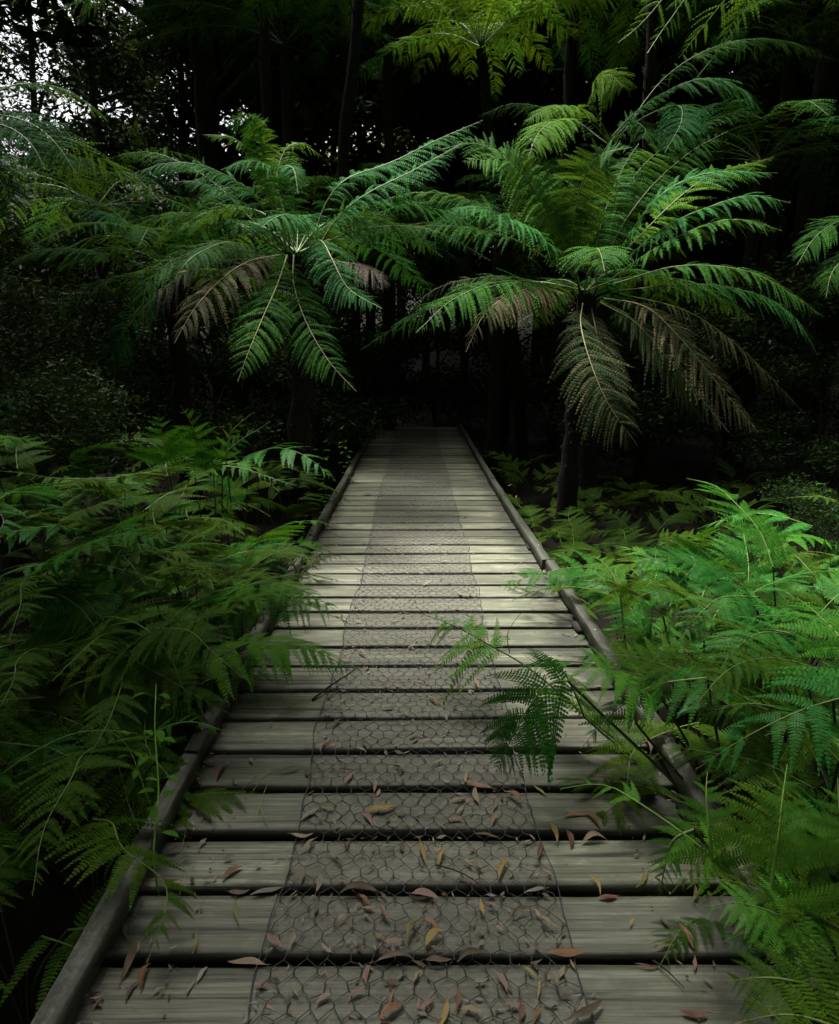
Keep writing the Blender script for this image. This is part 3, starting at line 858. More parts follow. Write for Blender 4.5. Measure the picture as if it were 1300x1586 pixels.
# ---- smaller and farther tree ferns
LL = fan(at(268, 425, 7.3), 9, 1.7, 73, (20, 60), ('treefern',), 0.26, (20, 300), far=False, pairs=38) + [
    ('treefern_blue', pts((270, 420, 7.2), (225, 365, 7.0), (175, 335, 6.8), (130, 325, 6.7), (95, 332, 6.6)), dict(lmax=0.26, droop=0.5)),
    ('treefern', pts((265, 420, 7.3), (180, 330, 7.4), (110, 300, 7.4), (60, 298, 7.4), (18, 312, 7.4)), dict(lmax=0.24, droop=0.5)),
    ('treefern', pts((265, 425, 7.2), (170, 395, 7.1), (90, 385, 7.0), (40, 395, 7.0), (0, 420, 6.9)), dict(lmax=0.24, droop=0.5)),
    ('treefern', pts((262, 430, 7.2), (180, 430, 7.0), (120, 450, 6.9), (80, 490, 6.8), (60, 540, 6.8)), dict(lmax=0.24, droop=0.5)),
    ('treefern_blue', pts((268, 435, 7.1), (230, 470, 6.8), (195, 510, 6.6), (170, 555, 6.5), (155, 592, 6.5)), dict(lmax=0.22, droop=0.4, hint=(0, -.8, .5))),
    ('treefern_yellow', pts((275, 420, 7.3), (285, 360, 7.3), (275, 330, 7.3), (260, 345, 7.2), (245, 370, 7.1)), dict(lmax=0.2, droop=0.5)),
    ('treefern', pts((275, 420, 7.3), (300, 340, 7.4), (330, 300, 7.5), (370, 290, 7.6), (410, 310, 7.7)), dict(lmax=0.24, droop=0.5)),
    ('treefern_yellow', pts((272, 422, 7.2), (280, 385, 7.2), (295, 345, 7.2), (310, 330, 7.2), (330, 340, 7.1)), dict(lmax=0.2, droop=0.4, hint=(0, -.8, .5))),
]
tree_fern('tree_fern', (268, 432), 7.25, 'smaller shaded tree fern standing behind the left tree fern', LL, seed=3, trunk_r=0.09)

BF = [
    ('treefern_yellow', pts((945, 218, 8.4), (922, 188, 8.2), (890, 166, 7.9), (855, 166, 7.6), (815, 188, 7.4)), dict(lmax=0.30, droop=0.5, t0=0.22)),
    ('treefern_yellow', pts((942, 220, 8.3), (915, 190, 7.9), (868, 185, 7.4), (835, 205, 7.0), (818, 245, 6.8)), dict(lmax=0.30, droop=0.5, t0=0.42)),
    ('treefern_yellow', pts((945, 215, 8.5), (920, 165, 8.5), (922, 125, 8.4), (945, 116, 8.2), (966, 135, 8.0)), dict(lmax=0.30, droop=0.6, t0=0.3)),
    ('treefern_blue', pts((948, 212, 8.5), (972, 185, 8.5), (1003, 160, 8.4), (1030, 143, 8.3), (1056, 129, 8.2)), dict(lmax=0.24, droop=0.4)),
    ('treefern_blue', pts((948, 218, 8.5), (1000, 180, 8.2), (1050, 163, 7.8), (1055, 190, 7.4), (1030, 236, 7.2)), dict(lmax=0.3, droop=0.4, t0=0.3)),
    ('treefern_blue', pts((950, 214, 8.6), (1020, 150, 8.5), (1085, 122, 8.4), (1140, 132, 8.3), (1180, 172, 8.2)), dict(lmax=0.32, droop=0.5, t0=0.35)),
    ('treefern', pts((955, 220, 8.6), (1030, 120, 8.8), (1120, 68, 8.9), (1210, 62, 9.0), (1300, 95, 9.0)), dict(lmax=0.30, droop=0.6, t0=0.25, pairs=56)),
    ('treefern', pts((952, 222, 8.5), (980, 190, 8.4), (1000, 200, 8.2), (995, 215, 8.0)), dict(lmax=0.26, droop=0.5)),
    ('treefern_blue', pts((1080, 120, 9.2), (1120, 70, 9.2), (1145, 35, 9.2), (1162, 5, 9.2)), dict(lmax=0.2, droop=0.3, hint=(0, -.8, .5))),
    ('treefern', pts((940, 222, 8.6), (880, 180, 9.0), (800, 160, 9.3), (740, 180, 9.5)), dict(lmax=0.28, droop=0.5)),
]
tree_fern('tree_fern', (946, 225), 8.5, 'tall tree fern rising behind the big right one, its fronds bright yellow green', BF, seed=4, trunk_r=0.10)

c_ = at(745, 72, 10.6)
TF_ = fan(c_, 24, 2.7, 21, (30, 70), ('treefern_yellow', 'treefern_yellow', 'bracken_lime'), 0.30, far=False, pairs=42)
tree_fern('tree_fern', (745, 75), 10.6, 'tall tree fern high above the end of the boardwalk with yellow green fronds', TF_, seed=5, trunk_r=0.075, lean=(1.0, 0.8))
c_ = at(1010, -75, 9.0)
tree_fern('tree_fern', (1010, -72), 9.0, 'tall tree fern whose fronds cross the top edge right of centre', fan(c_, 18, 2.5, 34, (10, 50), ('treefern', 'treefern_yellow', 'treefern'), 0.30, far=False, pairs=42), seed=10, trunk_r=0.07, lean=(0.6, 0.5))
c_ = at(560, -70, 9.6)
tree_fern('tree_fern', (560, -67), 9.6, 'tall tree fern whose fronds cross the top edge at the centre', fan(c_, 18, 2.5, 35, (10, 50), ('treefern', 'treefern_yellow', 'treefern_blue'), 0.30, far=False, pairs=42), seed=11, trunk_r=0.07, lean=(-0.9, 0.5))
c_ = at(400, -95, 10.8)
tree_fern('tree_fern', (400, -92), 10.8, 'tall tree fern whose frond tips hang in at the top edge left of centre',
          fan(c_, 18, 3.0, 33, (20, 60), ('treefern', 'treefern_yellow', 'treefern_blue'), 0.32, far=False, pairs=42), seed=6, trunk_r=0.07)
NR = [
    ('treefern_yellow', pts((1390, -140, 5.2), (1230, -150, 5.1), (1090, -70, 5.0), (1000, 30, 4.9), (958, 66, 4.8)), dict(lmax=0.22, droop=0.3, pairs=26, hint=(0, -.8, .5))),
    ('treefern_yellow', pts((1390, -140, 5.2), (1230, -140, 5.1), (1110, -60, 5.0), (1035, 35, 4.9), (1003, 82, 4.8)), dict(lmax=0.18, droop=0.3, pairs=26, hint=(0, -.8, .5))),
]
cc_ = at(1400, -150, 5.3)
tree_fern('tree_fern', (1400, -148), 5.3, 'tree fern beyond the right edge with two yellow green fronds hanging in at the top', NR + fan(cc_, 12, 2.2, 44, (20, 55), ('treefern',), 0.28, (-80, 130), pairs=30), seed=7, lean=(0.5, 0.1))
LT = [
    ('treefern_blue', pts((-70, 190, 5.2), (-10, 178, 5.1), (45, 190, 5.0), (85, 220, 4.9), (118, 268, 4.8)), dict(lmax=0.22, droop=0.4, hint=(0, -.6, .7))),
    ('treefern_blue', pts((-70, 195, 5.2), (-20, 190, 5.0), (20, 200, 4.9), (50, 225, 4.8), (70, 262, 4.7)), dict(lmax=0.2, droop=0.4, hint=(0, -.6, .7))),
    ('treefern', pts((-70, 200, 5.2), (0, 140, 5.4), (60, 130, 5.6), (120, 150, 5.8), (170, 190, 6.0)), dict(lmax=0.22, droop=0.4)),
    ('treefern', pts((-70, 200, 5.2), (-20, 250, 5.0), (10, 300, 4.9), (20, 350, 4.8)), dict(lmax=0.2, droop=0.4)),
]
cl_ = at(-80, 205, 5.25)
tree_fern('tree_fern', (-80, 206), 5.25, 'shaded tree fern at the left edge with bluish drooping fronds', LT + fan(cl_, 8, 1.8, 47, (20, 55), ('treefern',), 0.26, (60, 240)), seed=8)
RE = [
    ('treefern', pts((1400, 420, 6.0), (1360, 350, 5.9), (1310, 340, 5.8), (1265, 365, 5.7), (1235, 410, 5.6)), dict(lmax=0.24, droop=0.5)),
    ('treefern', pts((1400, 430, 6.0), (1360, 390, 5.8), (1320, 395, 5.6), (1290, 420, 5.5), (1280, 460, 5.4)), dict(lmax=0.22, droop=0.5)),
]
cr_ = at(1400, 430, 6.0)
tree_fern('tree_fern', (1400, 432), 6.0, 'shaded tree fern at the right edge with only two frond tips showing', RE + fan(cr_, 8, 1.8, 48, (20, 55), ('treefern',), 0.26, (-60, 100)), seed=9)
BACK = [
    (600, 330, 12.5, 'shaded tree fern in the dark gap behind the end of the boardwalk'),
    (790, 330, 12.0, 'shaded tree fern behind the left fronds of the big right tree fern'),
    (150, 320, 9.5, 'dark tree fern under the pale sky gaps at the upper left'),
    (1180, 250, 9.5, 'dark tree fern behind the right hand fronds of the big right tree fern'),
    (545, 372, 9.9, 'dark tree fern added to roof and shade the far left end of the boardwalk'),  # this fern and the next are added to shade the deck end
    (775, 368, 9.7, 'dark tree fern added to roof and shade the far right end of the boardwalk'),
    (440, 70, 11.8, 'shaded tree fern high up left of the thin trunks'),
    (890, 10, 11.5, 'shaded tree fern at the top edge behind the bright yellow green crowns'),
    (300, 20, 12.5, 'shaded tree fern at the top edge beside the pale sky gaps'),
    (600, 60, 13.5, 'dark tree fern behind the thin trunks above the boardwalk'),
    (1230, 60, 10.5, 'dark tree fern in the black upper right of the forest'),
]
for k, (px, py, Yb, lb) in enumerate(BACK):
    cb = at(px, py, Yb)
    tree_fern('tree_fern', (px, py), Yb, lb, fan(cb, 20, 2.4, 60 + k, (15, 60), ('treefern', 'treefern', 'treefern_blue'), 0.30), seed=20 + k, group='tree ferns in the dark behind')

# ------------------------------------------------------------------ bracken
def stalk_to_ground(m, top, lean=(0.1, 0.15), r=0.0045, mat=1):
    bx, by = top[0] + lean[0], top[1] + lean[1]
    gz = float(ground_z(bx, by)) - 0.05
    b = np.array([bx, by, gz])
    mid = (b + top) / 2 + np.array([lean[0] * 0.3, lean[1] * 0.3, 0.05])
    C, _ = catmull([b, mid, top], 12)
    m.tube(C, np.linspace(r * 1.3, r, 12), 6, mat)
    return b


def bracken(label, mat, path, lmax, group=None, lean=(0.12, 0.12), pairs=15, hint=(0, -0.2, 1), droop=0.18, seed=0, mid=False, stalk='stalk_dark', rach='rachis_green', stalk_on=True, **kw):
    """one bracken frond: a stalk out of the ground and a toothed triangular blade"""
    path = [np.asarray(p) for p in path]
    root_p = np.array([path[0][0] + lean[0], path[0][1] + lean[1], 0])
    if group and 'right' in group: root_p[0] = max(root_p[0], 1.1)
    if group and 'left' in group: root_p[0] = min(root_p[0], -1.02)
    lean = (root_p[0] - path[0][0], root_p[1] - path[0][1])
    root_p[2] = float(ground_z(root_p[0], root_p[1]))
    root = empty('bracken_fern', root_p, label, 'fern', group)
    kw.setdefault('ang', 68); kw.setdefault('t0', 0.04); kw.setdefault('jitter', 0.6)
    b = MB()
    frond(b, path, hint, pairs, lmax, TPL_BR_MID if mid else TPL_BR, 'bracken', droop=droop, r0=0.0042, seed=seed, curl=0.10, lift=0.05, n=20, **kw)
    b.build('blade', [M[mat], M[rach]], root, origin=root_p)
    if stalk_on:
        s = MB()
        stalk_to_ground(s, path[0], lean, mat=0)
        s.build('stalk', [M[stalk]], root, origin=root_p)
    return root


GR, GL = 'bracken ferns right of the boardwalk', 'bracken ferns left of the boardwalk'
B_ = bracken
# right bank, around the kerb
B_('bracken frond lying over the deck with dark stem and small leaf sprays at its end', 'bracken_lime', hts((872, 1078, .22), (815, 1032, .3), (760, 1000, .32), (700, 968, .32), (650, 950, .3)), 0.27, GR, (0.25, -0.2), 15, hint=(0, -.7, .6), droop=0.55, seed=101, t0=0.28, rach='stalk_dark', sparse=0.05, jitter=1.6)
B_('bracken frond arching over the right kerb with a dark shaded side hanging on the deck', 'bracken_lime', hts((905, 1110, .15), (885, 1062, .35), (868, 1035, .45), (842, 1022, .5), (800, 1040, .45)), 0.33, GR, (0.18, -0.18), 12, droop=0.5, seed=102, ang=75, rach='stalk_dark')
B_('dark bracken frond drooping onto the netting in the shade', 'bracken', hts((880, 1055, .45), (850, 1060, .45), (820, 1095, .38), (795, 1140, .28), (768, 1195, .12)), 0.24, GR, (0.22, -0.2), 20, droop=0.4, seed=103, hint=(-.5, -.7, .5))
B_('narrow bright bracken frond pointing down across the right kerb', 'bracken', hts((1095, 1050, .5), (1020, 1060, .47), (975, 1085, .42), (935, 1118, .35), (900, 1160, .28)), 0.17, GR, (0.1, 0.1), 13, droop=0.4, seed=104)
B_('olive green bracken frond fanned out above the right kerb', 'bracken_yellow', hts((985, 1120, .3), (985, 1080, .4), (1000, 1040, .45), (1030, 1005, .5), (1062, 985, .5)), 0.22, GR, (0.1, 0.0), 13, droop=0.2, seed=105, hint=(0, -.7, .6))
B_('bracken frond standing at the kerb with a yellow patch', 'bracken_yellow', hts((965, 960, .2), (960, 920, .35), (950, 890, .42), (930, 868, .45), (905, 858, .43)), 0.26, GR, (0.05, 0.0), 12, droop=0.25, seed=106, hint=(0, -.6, .7))
B_('tall pale green bracken frond at the back of the right bank', 'bracken', pts((1068, 895, 3.8), (1078, 865, 3.8), (1085, 840, 3.8), (1090, 825, 3.75), (1098, 815, 3.7)), 0.36, GR, (0.0, 0.1), 9, droop=0.2, seed=107, hint=(0, -.6, .7), ang=80)
B_('bracken frond with its tip reaching right over the dark gap', 'bracken', pts((1090, 900, 3.7), (1110, 870, 3.6), (1140, 845, 3.5), (1165, 830, 3.45), (1195, 826, 3.4)), 0.24, GR, (0.0, 0.1), 11, droop=0.35, seed=108)
B_('bracken frond spread low in front of the tall pale one', 'bracken', hts((1090, 950, .35), (1060, 925, .45), (1030, 915, .5), (1000, 920, .5), (975, 935, .45)), 0.30, GR, (0.1, 0.1), 12, droop=0.25, seed=109)
B_('blue green bracken frond pointing down left in mid bank', 'bracken_blue', hts((1175, 925, .45), (1120, 925, .5), (1090, 945, .48), (1065, 975, .43), (1045, 1012, .35)), 0.26, GR, (0.1, 0.1), 13, droop=0.35, seed=110, hint=(-.3, -.5, .8))
B_('blue green bracken frond pointing down left nearer the camera', 'bracken_blue', hts((1230, 985, .45), (1180, 980, .52), (1140, 1005, .5), (1118, 1035, .45), (1105, 1085, .35)), 0.24, GR, (0.1, 0.1), 13, droop=0.35, seed=111, hint=(-.3, -.5, .8))
B_('bracken frond with toothed side leaves hanging along a level stem', 'bracken', hts((1130, 985, .42), (1180, 975, .48), (1220, 980, .5), (1262, 990, .48), (1305, 1010, .45)), 0.24, GR, (-0.1, 0.1), 12, droop=0.5, seed=112)
B_('bracken frond at the right edge below the small shrub', 'bracken', pts((1330, 960, 3.5), (1295, 910, 3.5), (1255, 880, 3.5), (1225, 868, 3.5), (1190, 870, 3.5)), 0.30, GR, (0.1, 0.1), 12, droop=0.25, seed=113)
B_('bracken frond with level tiers of leaves at the upper right edge', 'bracken_blue', pts((1300, 960, 3.7), (1290, 900, 3.7), (1285, 860, 3.7), (1275, 830, 3.65), (1265, 808, 3.6)), 0.30, GR, (0.0, 0.1), 11, droop=0.2, seed=114, hint=(0, -.6, .7), ang=82)
B_('bracken frond filling the bank beside the tall pale one', 'bracken', pts((1200, 960, 3.5), (1190, 915, 3.5), (1170, 880, 3.5), (1150, 850, 3.45), (1130, 838, 3.4)), 0.30, GR, (0.0, 0.1), 12, droop=0.25, seed=115, hint=(0, -.5, .8))
B_('large blue green bracken frond with hanging fingers at the right edge', 'bracken_blue', hts((1390, 1060, .55), (1300, 1082, .6), (1230, 1105, .58), (1150, 1145, .5), (1078, 1192, .38)), 0.30, GR, (0.1, 0.15), 14, droop=0.45, seed=116)
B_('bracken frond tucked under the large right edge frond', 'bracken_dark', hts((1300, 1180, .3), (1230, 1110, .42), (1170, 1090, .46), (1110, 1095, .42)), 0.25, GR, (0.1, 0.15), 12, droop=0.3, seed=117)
B_('small bracken frond in the shade beside the pale bare twig', 'bracken', hts((1190, 1100, .35), (1150, 1092, .4), (1110, 1100, .38), (1075, 1120, .33)), 0.14, GR, (0.1, 0.15), 11, droop=0.4, seed=118)
B_('bracken frond in the middle of the right bank facing up', 'bracken', hts((1180, 1050, .35), (1160, 1010, .45), (1130, 990, .48), (1090, 985, .45)), 0.26, GR, (0.0, 0.1), 12, droop=0.25, seed=119)
B_('bracken frond low beside the kerb under the yellow patched one', 'bracken', hts((1020, 1020, .2), (1000, 985, .3), (985, 965, .34), (960, 950, .32)), 0.2, GR, (0.05, 0.05), 11, droop=0.25, seed=120)
B_('bracken frond at the right edge halfway up the bank', 'bracken', hts((1340, 1040, .4), (1300, 985, .5), (1265, 950, .52), (1235, 925, .5)), 0.28, GR, (0.05, 0.05), 12, droop=0.25, seed=121)
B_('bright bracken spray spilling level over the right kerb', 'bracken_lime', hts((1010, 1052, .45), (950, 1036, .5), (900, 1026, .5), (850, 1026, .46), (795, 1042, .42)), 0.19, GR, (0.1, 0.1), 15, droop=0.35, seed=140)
# lower right corner
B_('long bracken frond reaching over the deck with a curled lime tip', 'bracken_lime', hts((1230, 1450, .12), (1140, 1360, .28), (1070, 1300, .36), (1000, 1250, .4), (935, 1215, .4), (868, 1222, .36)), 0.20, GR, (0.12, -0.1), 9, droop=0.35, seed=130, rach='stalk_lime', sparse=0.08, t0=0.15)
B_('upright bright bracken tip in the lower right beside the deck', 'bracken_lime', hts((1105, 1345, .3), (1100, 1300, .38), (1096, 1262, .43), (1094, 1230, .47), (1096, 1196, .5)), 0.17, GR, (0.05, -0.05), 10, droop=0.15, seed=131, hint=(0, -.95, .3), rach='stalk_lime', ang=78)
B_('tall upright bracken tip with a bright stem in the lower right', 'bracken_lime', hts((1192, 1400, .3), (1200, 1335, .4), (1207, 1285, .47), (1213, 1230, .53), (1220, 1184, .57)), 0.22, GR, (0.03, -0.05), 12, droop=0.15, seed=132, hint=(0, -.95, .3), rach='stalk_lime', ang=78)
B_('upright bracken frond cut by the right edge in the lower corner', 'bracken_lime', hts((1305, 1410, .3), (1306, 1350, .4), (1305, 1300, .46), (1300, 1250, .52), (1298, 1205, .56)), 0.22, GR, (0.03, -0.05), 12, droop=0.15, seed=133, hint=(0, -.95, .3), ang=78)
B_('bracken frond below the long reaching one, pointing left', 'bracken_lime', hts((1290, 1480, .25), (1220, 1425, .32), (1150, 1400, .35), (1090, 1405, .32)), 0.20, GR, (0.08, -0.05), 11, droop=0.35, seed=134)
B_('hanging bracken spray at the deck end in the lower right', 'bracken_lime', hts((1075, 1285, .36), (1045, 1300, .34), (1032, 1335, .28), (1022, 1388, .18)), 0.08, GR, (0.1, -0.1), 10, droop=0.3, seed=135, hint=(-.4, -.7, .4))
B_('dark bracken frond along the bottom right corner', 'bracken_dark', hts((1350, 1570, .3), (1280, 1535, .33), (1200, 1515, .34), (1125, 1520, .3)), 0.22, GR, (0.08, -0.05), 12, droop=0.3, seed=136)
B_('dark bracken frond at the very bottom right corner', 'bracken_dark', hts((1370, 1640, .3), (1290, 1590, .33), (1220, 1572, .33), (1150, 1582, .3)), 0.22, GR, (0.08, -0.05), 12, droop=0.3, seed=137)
B_('shaded bracken frond behind the upright tips in the lower right', 'bracken_blue', hts((1300, 1490, .2), (1250, 1440, .28), (1190, 1430, .3), (1120, 1460, .25)), 0.24, GR, (0.08, 0.0), 12, droop=0.3, seed=138)
B_('bracken frond behind the edge cut frond at the right', 'bracken_blue', hts((1330, 1330, .3), (1290, 1280, .4), (1250, 1260, .42), (1190, 1262, .4)), 0.2, GR, (0.08, 0.0), 12, droop=0.3, seed=139)

# left bank
B_('large bracken frond with level hanging leaves at the left edge', 'bracken_blue', pts((-60, 925, 2.8), (20, 885, 2.75), (100, 872, 2.7), (180, 880, 2.65), (255, 902, 2.6)), 0.17, GL, (-0.1, 0.1), 15, droop=0.55, seed=201)
B_('small bright bracken frond above the large left edge one', 'bracken', pts((178, 875, 2.9), (185, 855, 2.9), (205, 845, 2.85), (228, 845, 2.85), (248, 852, 2.8)), 0.11, GL, (-0.05, 0.1), 12, droop=0.4, seed=202)
B_('bracken frond with a yellow green stem along the top of the left bank', 'bracken_yellow', pts((185, 740, 3.6), (130, 742, 3.5), (80, 740, 3.4), (30, 732, 3.3), (-30, 728, 3.2)), 0.16, GL, (0.1, 0.1), 14, droop=0.55, seed=203)
B_('tall bracken frond with curled tips standing against the dark', 'bracken', pts((262, 730, 4.2), (257, 700, 4.2), (252, 675, 4.2), (248, 655, 4.2), (245, 640, 4.2)), 0.32, GL, (0.0, 0.1), 9, droop=0.1, seed=204, hint=(0, -.8, .5), ang=80)
B_('bracken frond leaning right behind the tall curled one', 'bracken', pts((300, 720, 4.3), (305, 690, 4.3), (300, 665, 4.3), (292, 648, 4.3), (280, 628, 4.3)), 0.28, GL, (0.0, 0.1), 9, droop=0.1, seed=205, hint=(0, -.8, .5), ang=80)
B_('bracken frond with light curled shoots beside the tall left ones', 'bracken_yellow', pts((350, 710, 4.2), (352, 690, 4.2), (358, 670, 4.2), (372, 655, 4.2), (394, 638, 4.2)), 0.12, GL, (0.0, 0.1), 8, droop=0.1, seed=206, hint=(0, -.8, .5), sparse=0.3)
B_('blue green bracken frond leaning over the left kerb far along', 'bracken_blue', pts((385, 705, 4.8), (425, 694, 4.7), (460, 700, 4.6), (490, 718, 4.5), (520, 745, 4.45)), 0.36, GL, (-0.1, 0.1), 13, droop=0.3, seed=207)
B_('bright narrow bracken frond pointing right below the blue green one', 'bracken', pts((345, 722, 4.0), (375, 725, 3.95), (405, 735, 3.9), (435, 745, 3.85), (460, 752, 3.8)), 0.10, GL, (-0.1, 0.1), 13, droop=0.35, seed=208)
B_('bracken frond reaching right from the tall left group', 'bracken', pts((330, 715, 4.3), (350, 700, 4.3), (375, 680, 4.3), (400, 665, 4.3), (420, 652, 4.3)), 0.14, GL, (-0.05, 0.1), 12, droop=0.2, seed=209, hint=(0, -.7, .6))
B_('small bright bracken fan deep in the left bank', 'bracken_blue', pts((352, 822, 4.0), (348, 800, 3.95), (352, 785, 3.9), (365, 780, 3.85), (385, 792, 3.8)), 0.16, GL, (0.0, 0.1), 10, droop=0.3, seed=210, hint=(0, -.7, .6))
B_('olive bracken frond hanging over the near left deck edge', 'bracken', pts((345, 960, 2.9), (385, 925, 2.85), (430, 918, 2.8), (480, 938, 2.75), (545, 968, 2.7)), 0.30, GL, (-0.15, 0.0), droop=0.6, pairs=18, seed=211, stalk='rachis_green')
B_('second bracken frond over the deck, its tip on a dead twig', 'bracken', pts((330, 1030, 2.7), (390, 1003, 2.62), (450, 1000, 2.56), (505, 1012, 2.5), (562, 1040, 2.44)), 0.27, GL, (-0.15, 0.0), droop=0.6, pairs=18, seed=212)
B_('warm green bracken frond hanging from the left bank across two boards', 'bracken_yellow', hts((325, 935, .35), (390, 905, .45), (440, 905, .48), (490, 925, .44), (542, 962, .35)), 0.25, GL, (-0.1, 0.05), 16, droop=0.5, seed=220)
B_('warm green bracken frond hanging lower over the left boards, near the twigs', 'bracken_yellow', hts((320, 1025, .35), (390, 995, .42), (450, 998, .42), (510, 1018, .36), (560, 1050, .28)), 0.21, GL, (-0.1, 0.05), 16, droop=0.5, seed=221)
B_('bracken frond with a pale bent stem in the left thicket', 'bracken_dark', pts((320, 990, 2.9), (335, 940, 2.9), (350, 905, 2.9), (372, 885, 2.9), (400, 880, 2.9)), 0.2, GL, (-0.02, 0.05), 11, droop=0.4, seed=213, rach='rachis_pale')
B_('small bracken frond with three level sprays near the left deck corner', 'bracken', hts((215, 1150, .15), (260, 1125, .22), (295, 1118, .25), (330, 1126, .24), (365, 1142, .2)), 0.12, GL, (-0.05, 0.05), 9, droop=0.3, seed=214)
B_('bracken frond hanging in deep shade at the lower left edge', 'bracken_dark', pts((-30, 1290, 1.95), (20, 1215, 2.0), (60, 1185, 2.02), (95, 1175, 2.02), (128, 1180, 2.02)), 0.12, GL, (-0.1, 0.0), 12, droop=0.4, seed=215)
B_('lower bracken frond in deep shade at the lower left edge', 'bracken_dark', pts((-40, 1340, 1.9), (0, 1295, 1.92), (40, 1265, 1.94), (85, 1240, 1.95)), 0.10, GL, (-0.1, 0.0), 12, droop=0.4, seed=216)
B_('mid height bracken frond pointing left in the left thicket', 'bracken', pts((185, 1010, 2.7), (150, 985, 2.7), (110, 975, 2.7), (60, 985, 2.7)), 0.2, GL, (0.0, 0.05), 12, droop=0.35, seed=217)
B_('bracken frond with level leaves low in the left thicket', 'bracken', pts((165, 1090, 2.5), (130, 1060, 2.5), (95, 1045, 2.5), (45, 1050, 2.5)), 0.18, GL, (0.0, 0.05), 12, droop=0.35, seed=218)

# thicket fill: four blades shared by many plants
BVAR = []
for k in range(5):
    r = random.Random(300 + k)
    path = [(0, 0, 0), (0.18, 0, 0.05), (0.38, r.uniform(-.03, .03), 0.05), (0.56, r.uniform(-.05, .05), 0.0), (0.72, r.uniform(-.08, .08), -0.10)]
    b = MB()
    frond(b, path, (0, 0, 1), 16, 0.30, TPL_BR, 'bracken', droop=0.25, r0=0.004, seed=300 + k, curl=0.1, lift=0.05, n=20, ang=68, t0=0.04, jitter=0.6)
    BVAR.append(b)
BMESH = {}


def fill_plant(x, y, h, nb, label, group, seed, mats=('bracken', 'bracken_dark'), scale=(0.7, 1.1)):
    r = random.Random(seed)
    gz = float(ground_z(x, y))
    root = empty('bracken_fern', (x, y, gz), label, 'fern', group)
    a0 = r.uniform(0, 6.28)
    st = MB()
    for i in range(nb):
        a = a0 + 2 * pi * i / nb + r.uniform(-.5, .5)
        top = np.array([0.16 * cos(a), 0.16 * sin(a), max(0.15, h * r.uniform(0.7, 1.05))])
        k = r.randrange(5); mt = r.choice(mats)
        if (k, mt) not in BMESH:
            BMESH[(k, mt)] = BVAR[k].mesh('bracken blade', [M[mt], M['rachis_green']])
        o = bpy.data.objects.new('blade', BMESH[(k, mt)])
        o.location = tuple(top)
        o.rotation_euler = (r.uniform(-.35, .35), r.uniform(-.55, .25), a)
        s = r.uniform(*scale); o.scale = (s, s, s)
        link(o, root)
        C, _ = catmull([(0, 0, -0.05), top * np.array([.3, .3, .55]), top], 8)
        st.tube(C, np.linspace(.006, .004, 8), 5)
    st.build('stalk', [M['stalk_dark']], root)
    return root


NTH = ['nearest the camera', 'second from the front', 'third from the front', 'fourth from the front', 'fifth from the front', 'sixth from the front',
       'seventh from the front', 'eighth from the front', 'ninth from the front', 'tenth from the front', 'eleventh from the front', 'twelfth from the front', 'thirteenth from the front', 'fourteenth from the front', 'fifteenth from the front', 'sixteenth from the front', 'seventeenth from the front', 'eighteenth from the front']
_cnt = {}


def f_label(zone, side, yv):
    if zone == 'kerb':
        k = _cnt.get((zone, side), 0); _cnt[(zone, side)] = k + 1
        return f'bushy bracken plant crowding the {side} kerb, {NTH[k]}'
    if zone == 'mid':
        return f'bracken plant in the {side} thicket one row back from the kerb'
    return f'bracken plant deep in the {side} thicket away from the boardwalk'


fills = []
fr = random.Random(77)
where_l = ['behind the large left edge frond', 'in the shade beside the left deck edge', 'under the yellow green stemmed frond on the left bank', 'between the tall left ferns and the kerb', 'deep in the lower left thicket']
for (px, py, Yf, h) in [(40, 830, 3.6, .95), (120, 810, 3.9, .85), (200, 800, 3.7, .85), (260, 770, 4.3, .9), (300, 800, 4.6, .7), (60, 780, 4.4, 1.0), (390, 720, 5.3, .65), (440, 730, 5.6, .5),
                        (160, 760, 4.8, .9), (40, 960, 2.8, .7), (140, 930, 2.95, .75), (240, 930, 3.1, .7), (300, 900, 3.4, .7), (100, 1030, 2.5, .5), (210, 1050, 2.55, .55), (280, 1020, 2.8, .55),
                        (330, 860, 3.9, .55), (20, 1100, 2.2, .4), (-60, 850, 3.2, .9), (150, 1120, 2.3, .42), (250, 850, 3.6, .7), (-40, 720, 4.8, 1.0)]:
    p = at(px, py, Yf)
    fills.append((p[0], Yf, h + 0.32, 'left'))
for (x, yv, h) in [(-1.12, 2.15, .7), (-1.22, 2.5, .9), (-1.15, 2.85, .95), (-1.2, 3.25, 1.0), (-1.15, 3.7, .85), (-1.25, 4.2, .85), (-1.5, 2.7, 1.0), (-1.6, 3.4, 1.1), (-1.9, 2.9, 1.1), (-1.7, 2.1, .7), (-2.2, 3.6, 1.2), (-2.4, 2.6, .95), (-1.6, 1.3, .55), (-1.2, 1.55, .5), (-1.9, 1.7, .7), (-1.12, 1.85, .62)]:
    fills.append((x, yv, h, 'left'))
fills.sort(key=lambda q: q[1])
for k, (x, yv, h, side) in enumerate(fills):
    zone = 'kerb' if x > -1.3 else 'mid' if x > -2.0 else 'back'
    fill_plant(x, yv, h, 5, f_label(zone, 'left', yv), GL, 400 + k, ('bracken', 'bracken_dark', 'bracken_dark'))
fills_r = []
for (px, py, Yf, h) in [(1010, 940, 3.9, .35), (1100, 960, 3.7, .42), (1190, 960, 4.0, .4), (1280, 950, 4.2, .42), (1150, 1060, 3.0, .5), (1240, 1060, 3.1, .55), (1060, 1040, 3.15, .4), (1330, 1130, 2.7, .55), (1200, 1250, 2.3, .3), (1280, 1350, 2.0, .3), (1150, 1420, 1.75, .12), (1270, 1500, 1.6, .15), (1340, 900, 4.6, .45)]:
    p = at(px, py, Yf)
    fills_r.append((p[0], Yf, h + 0.3))
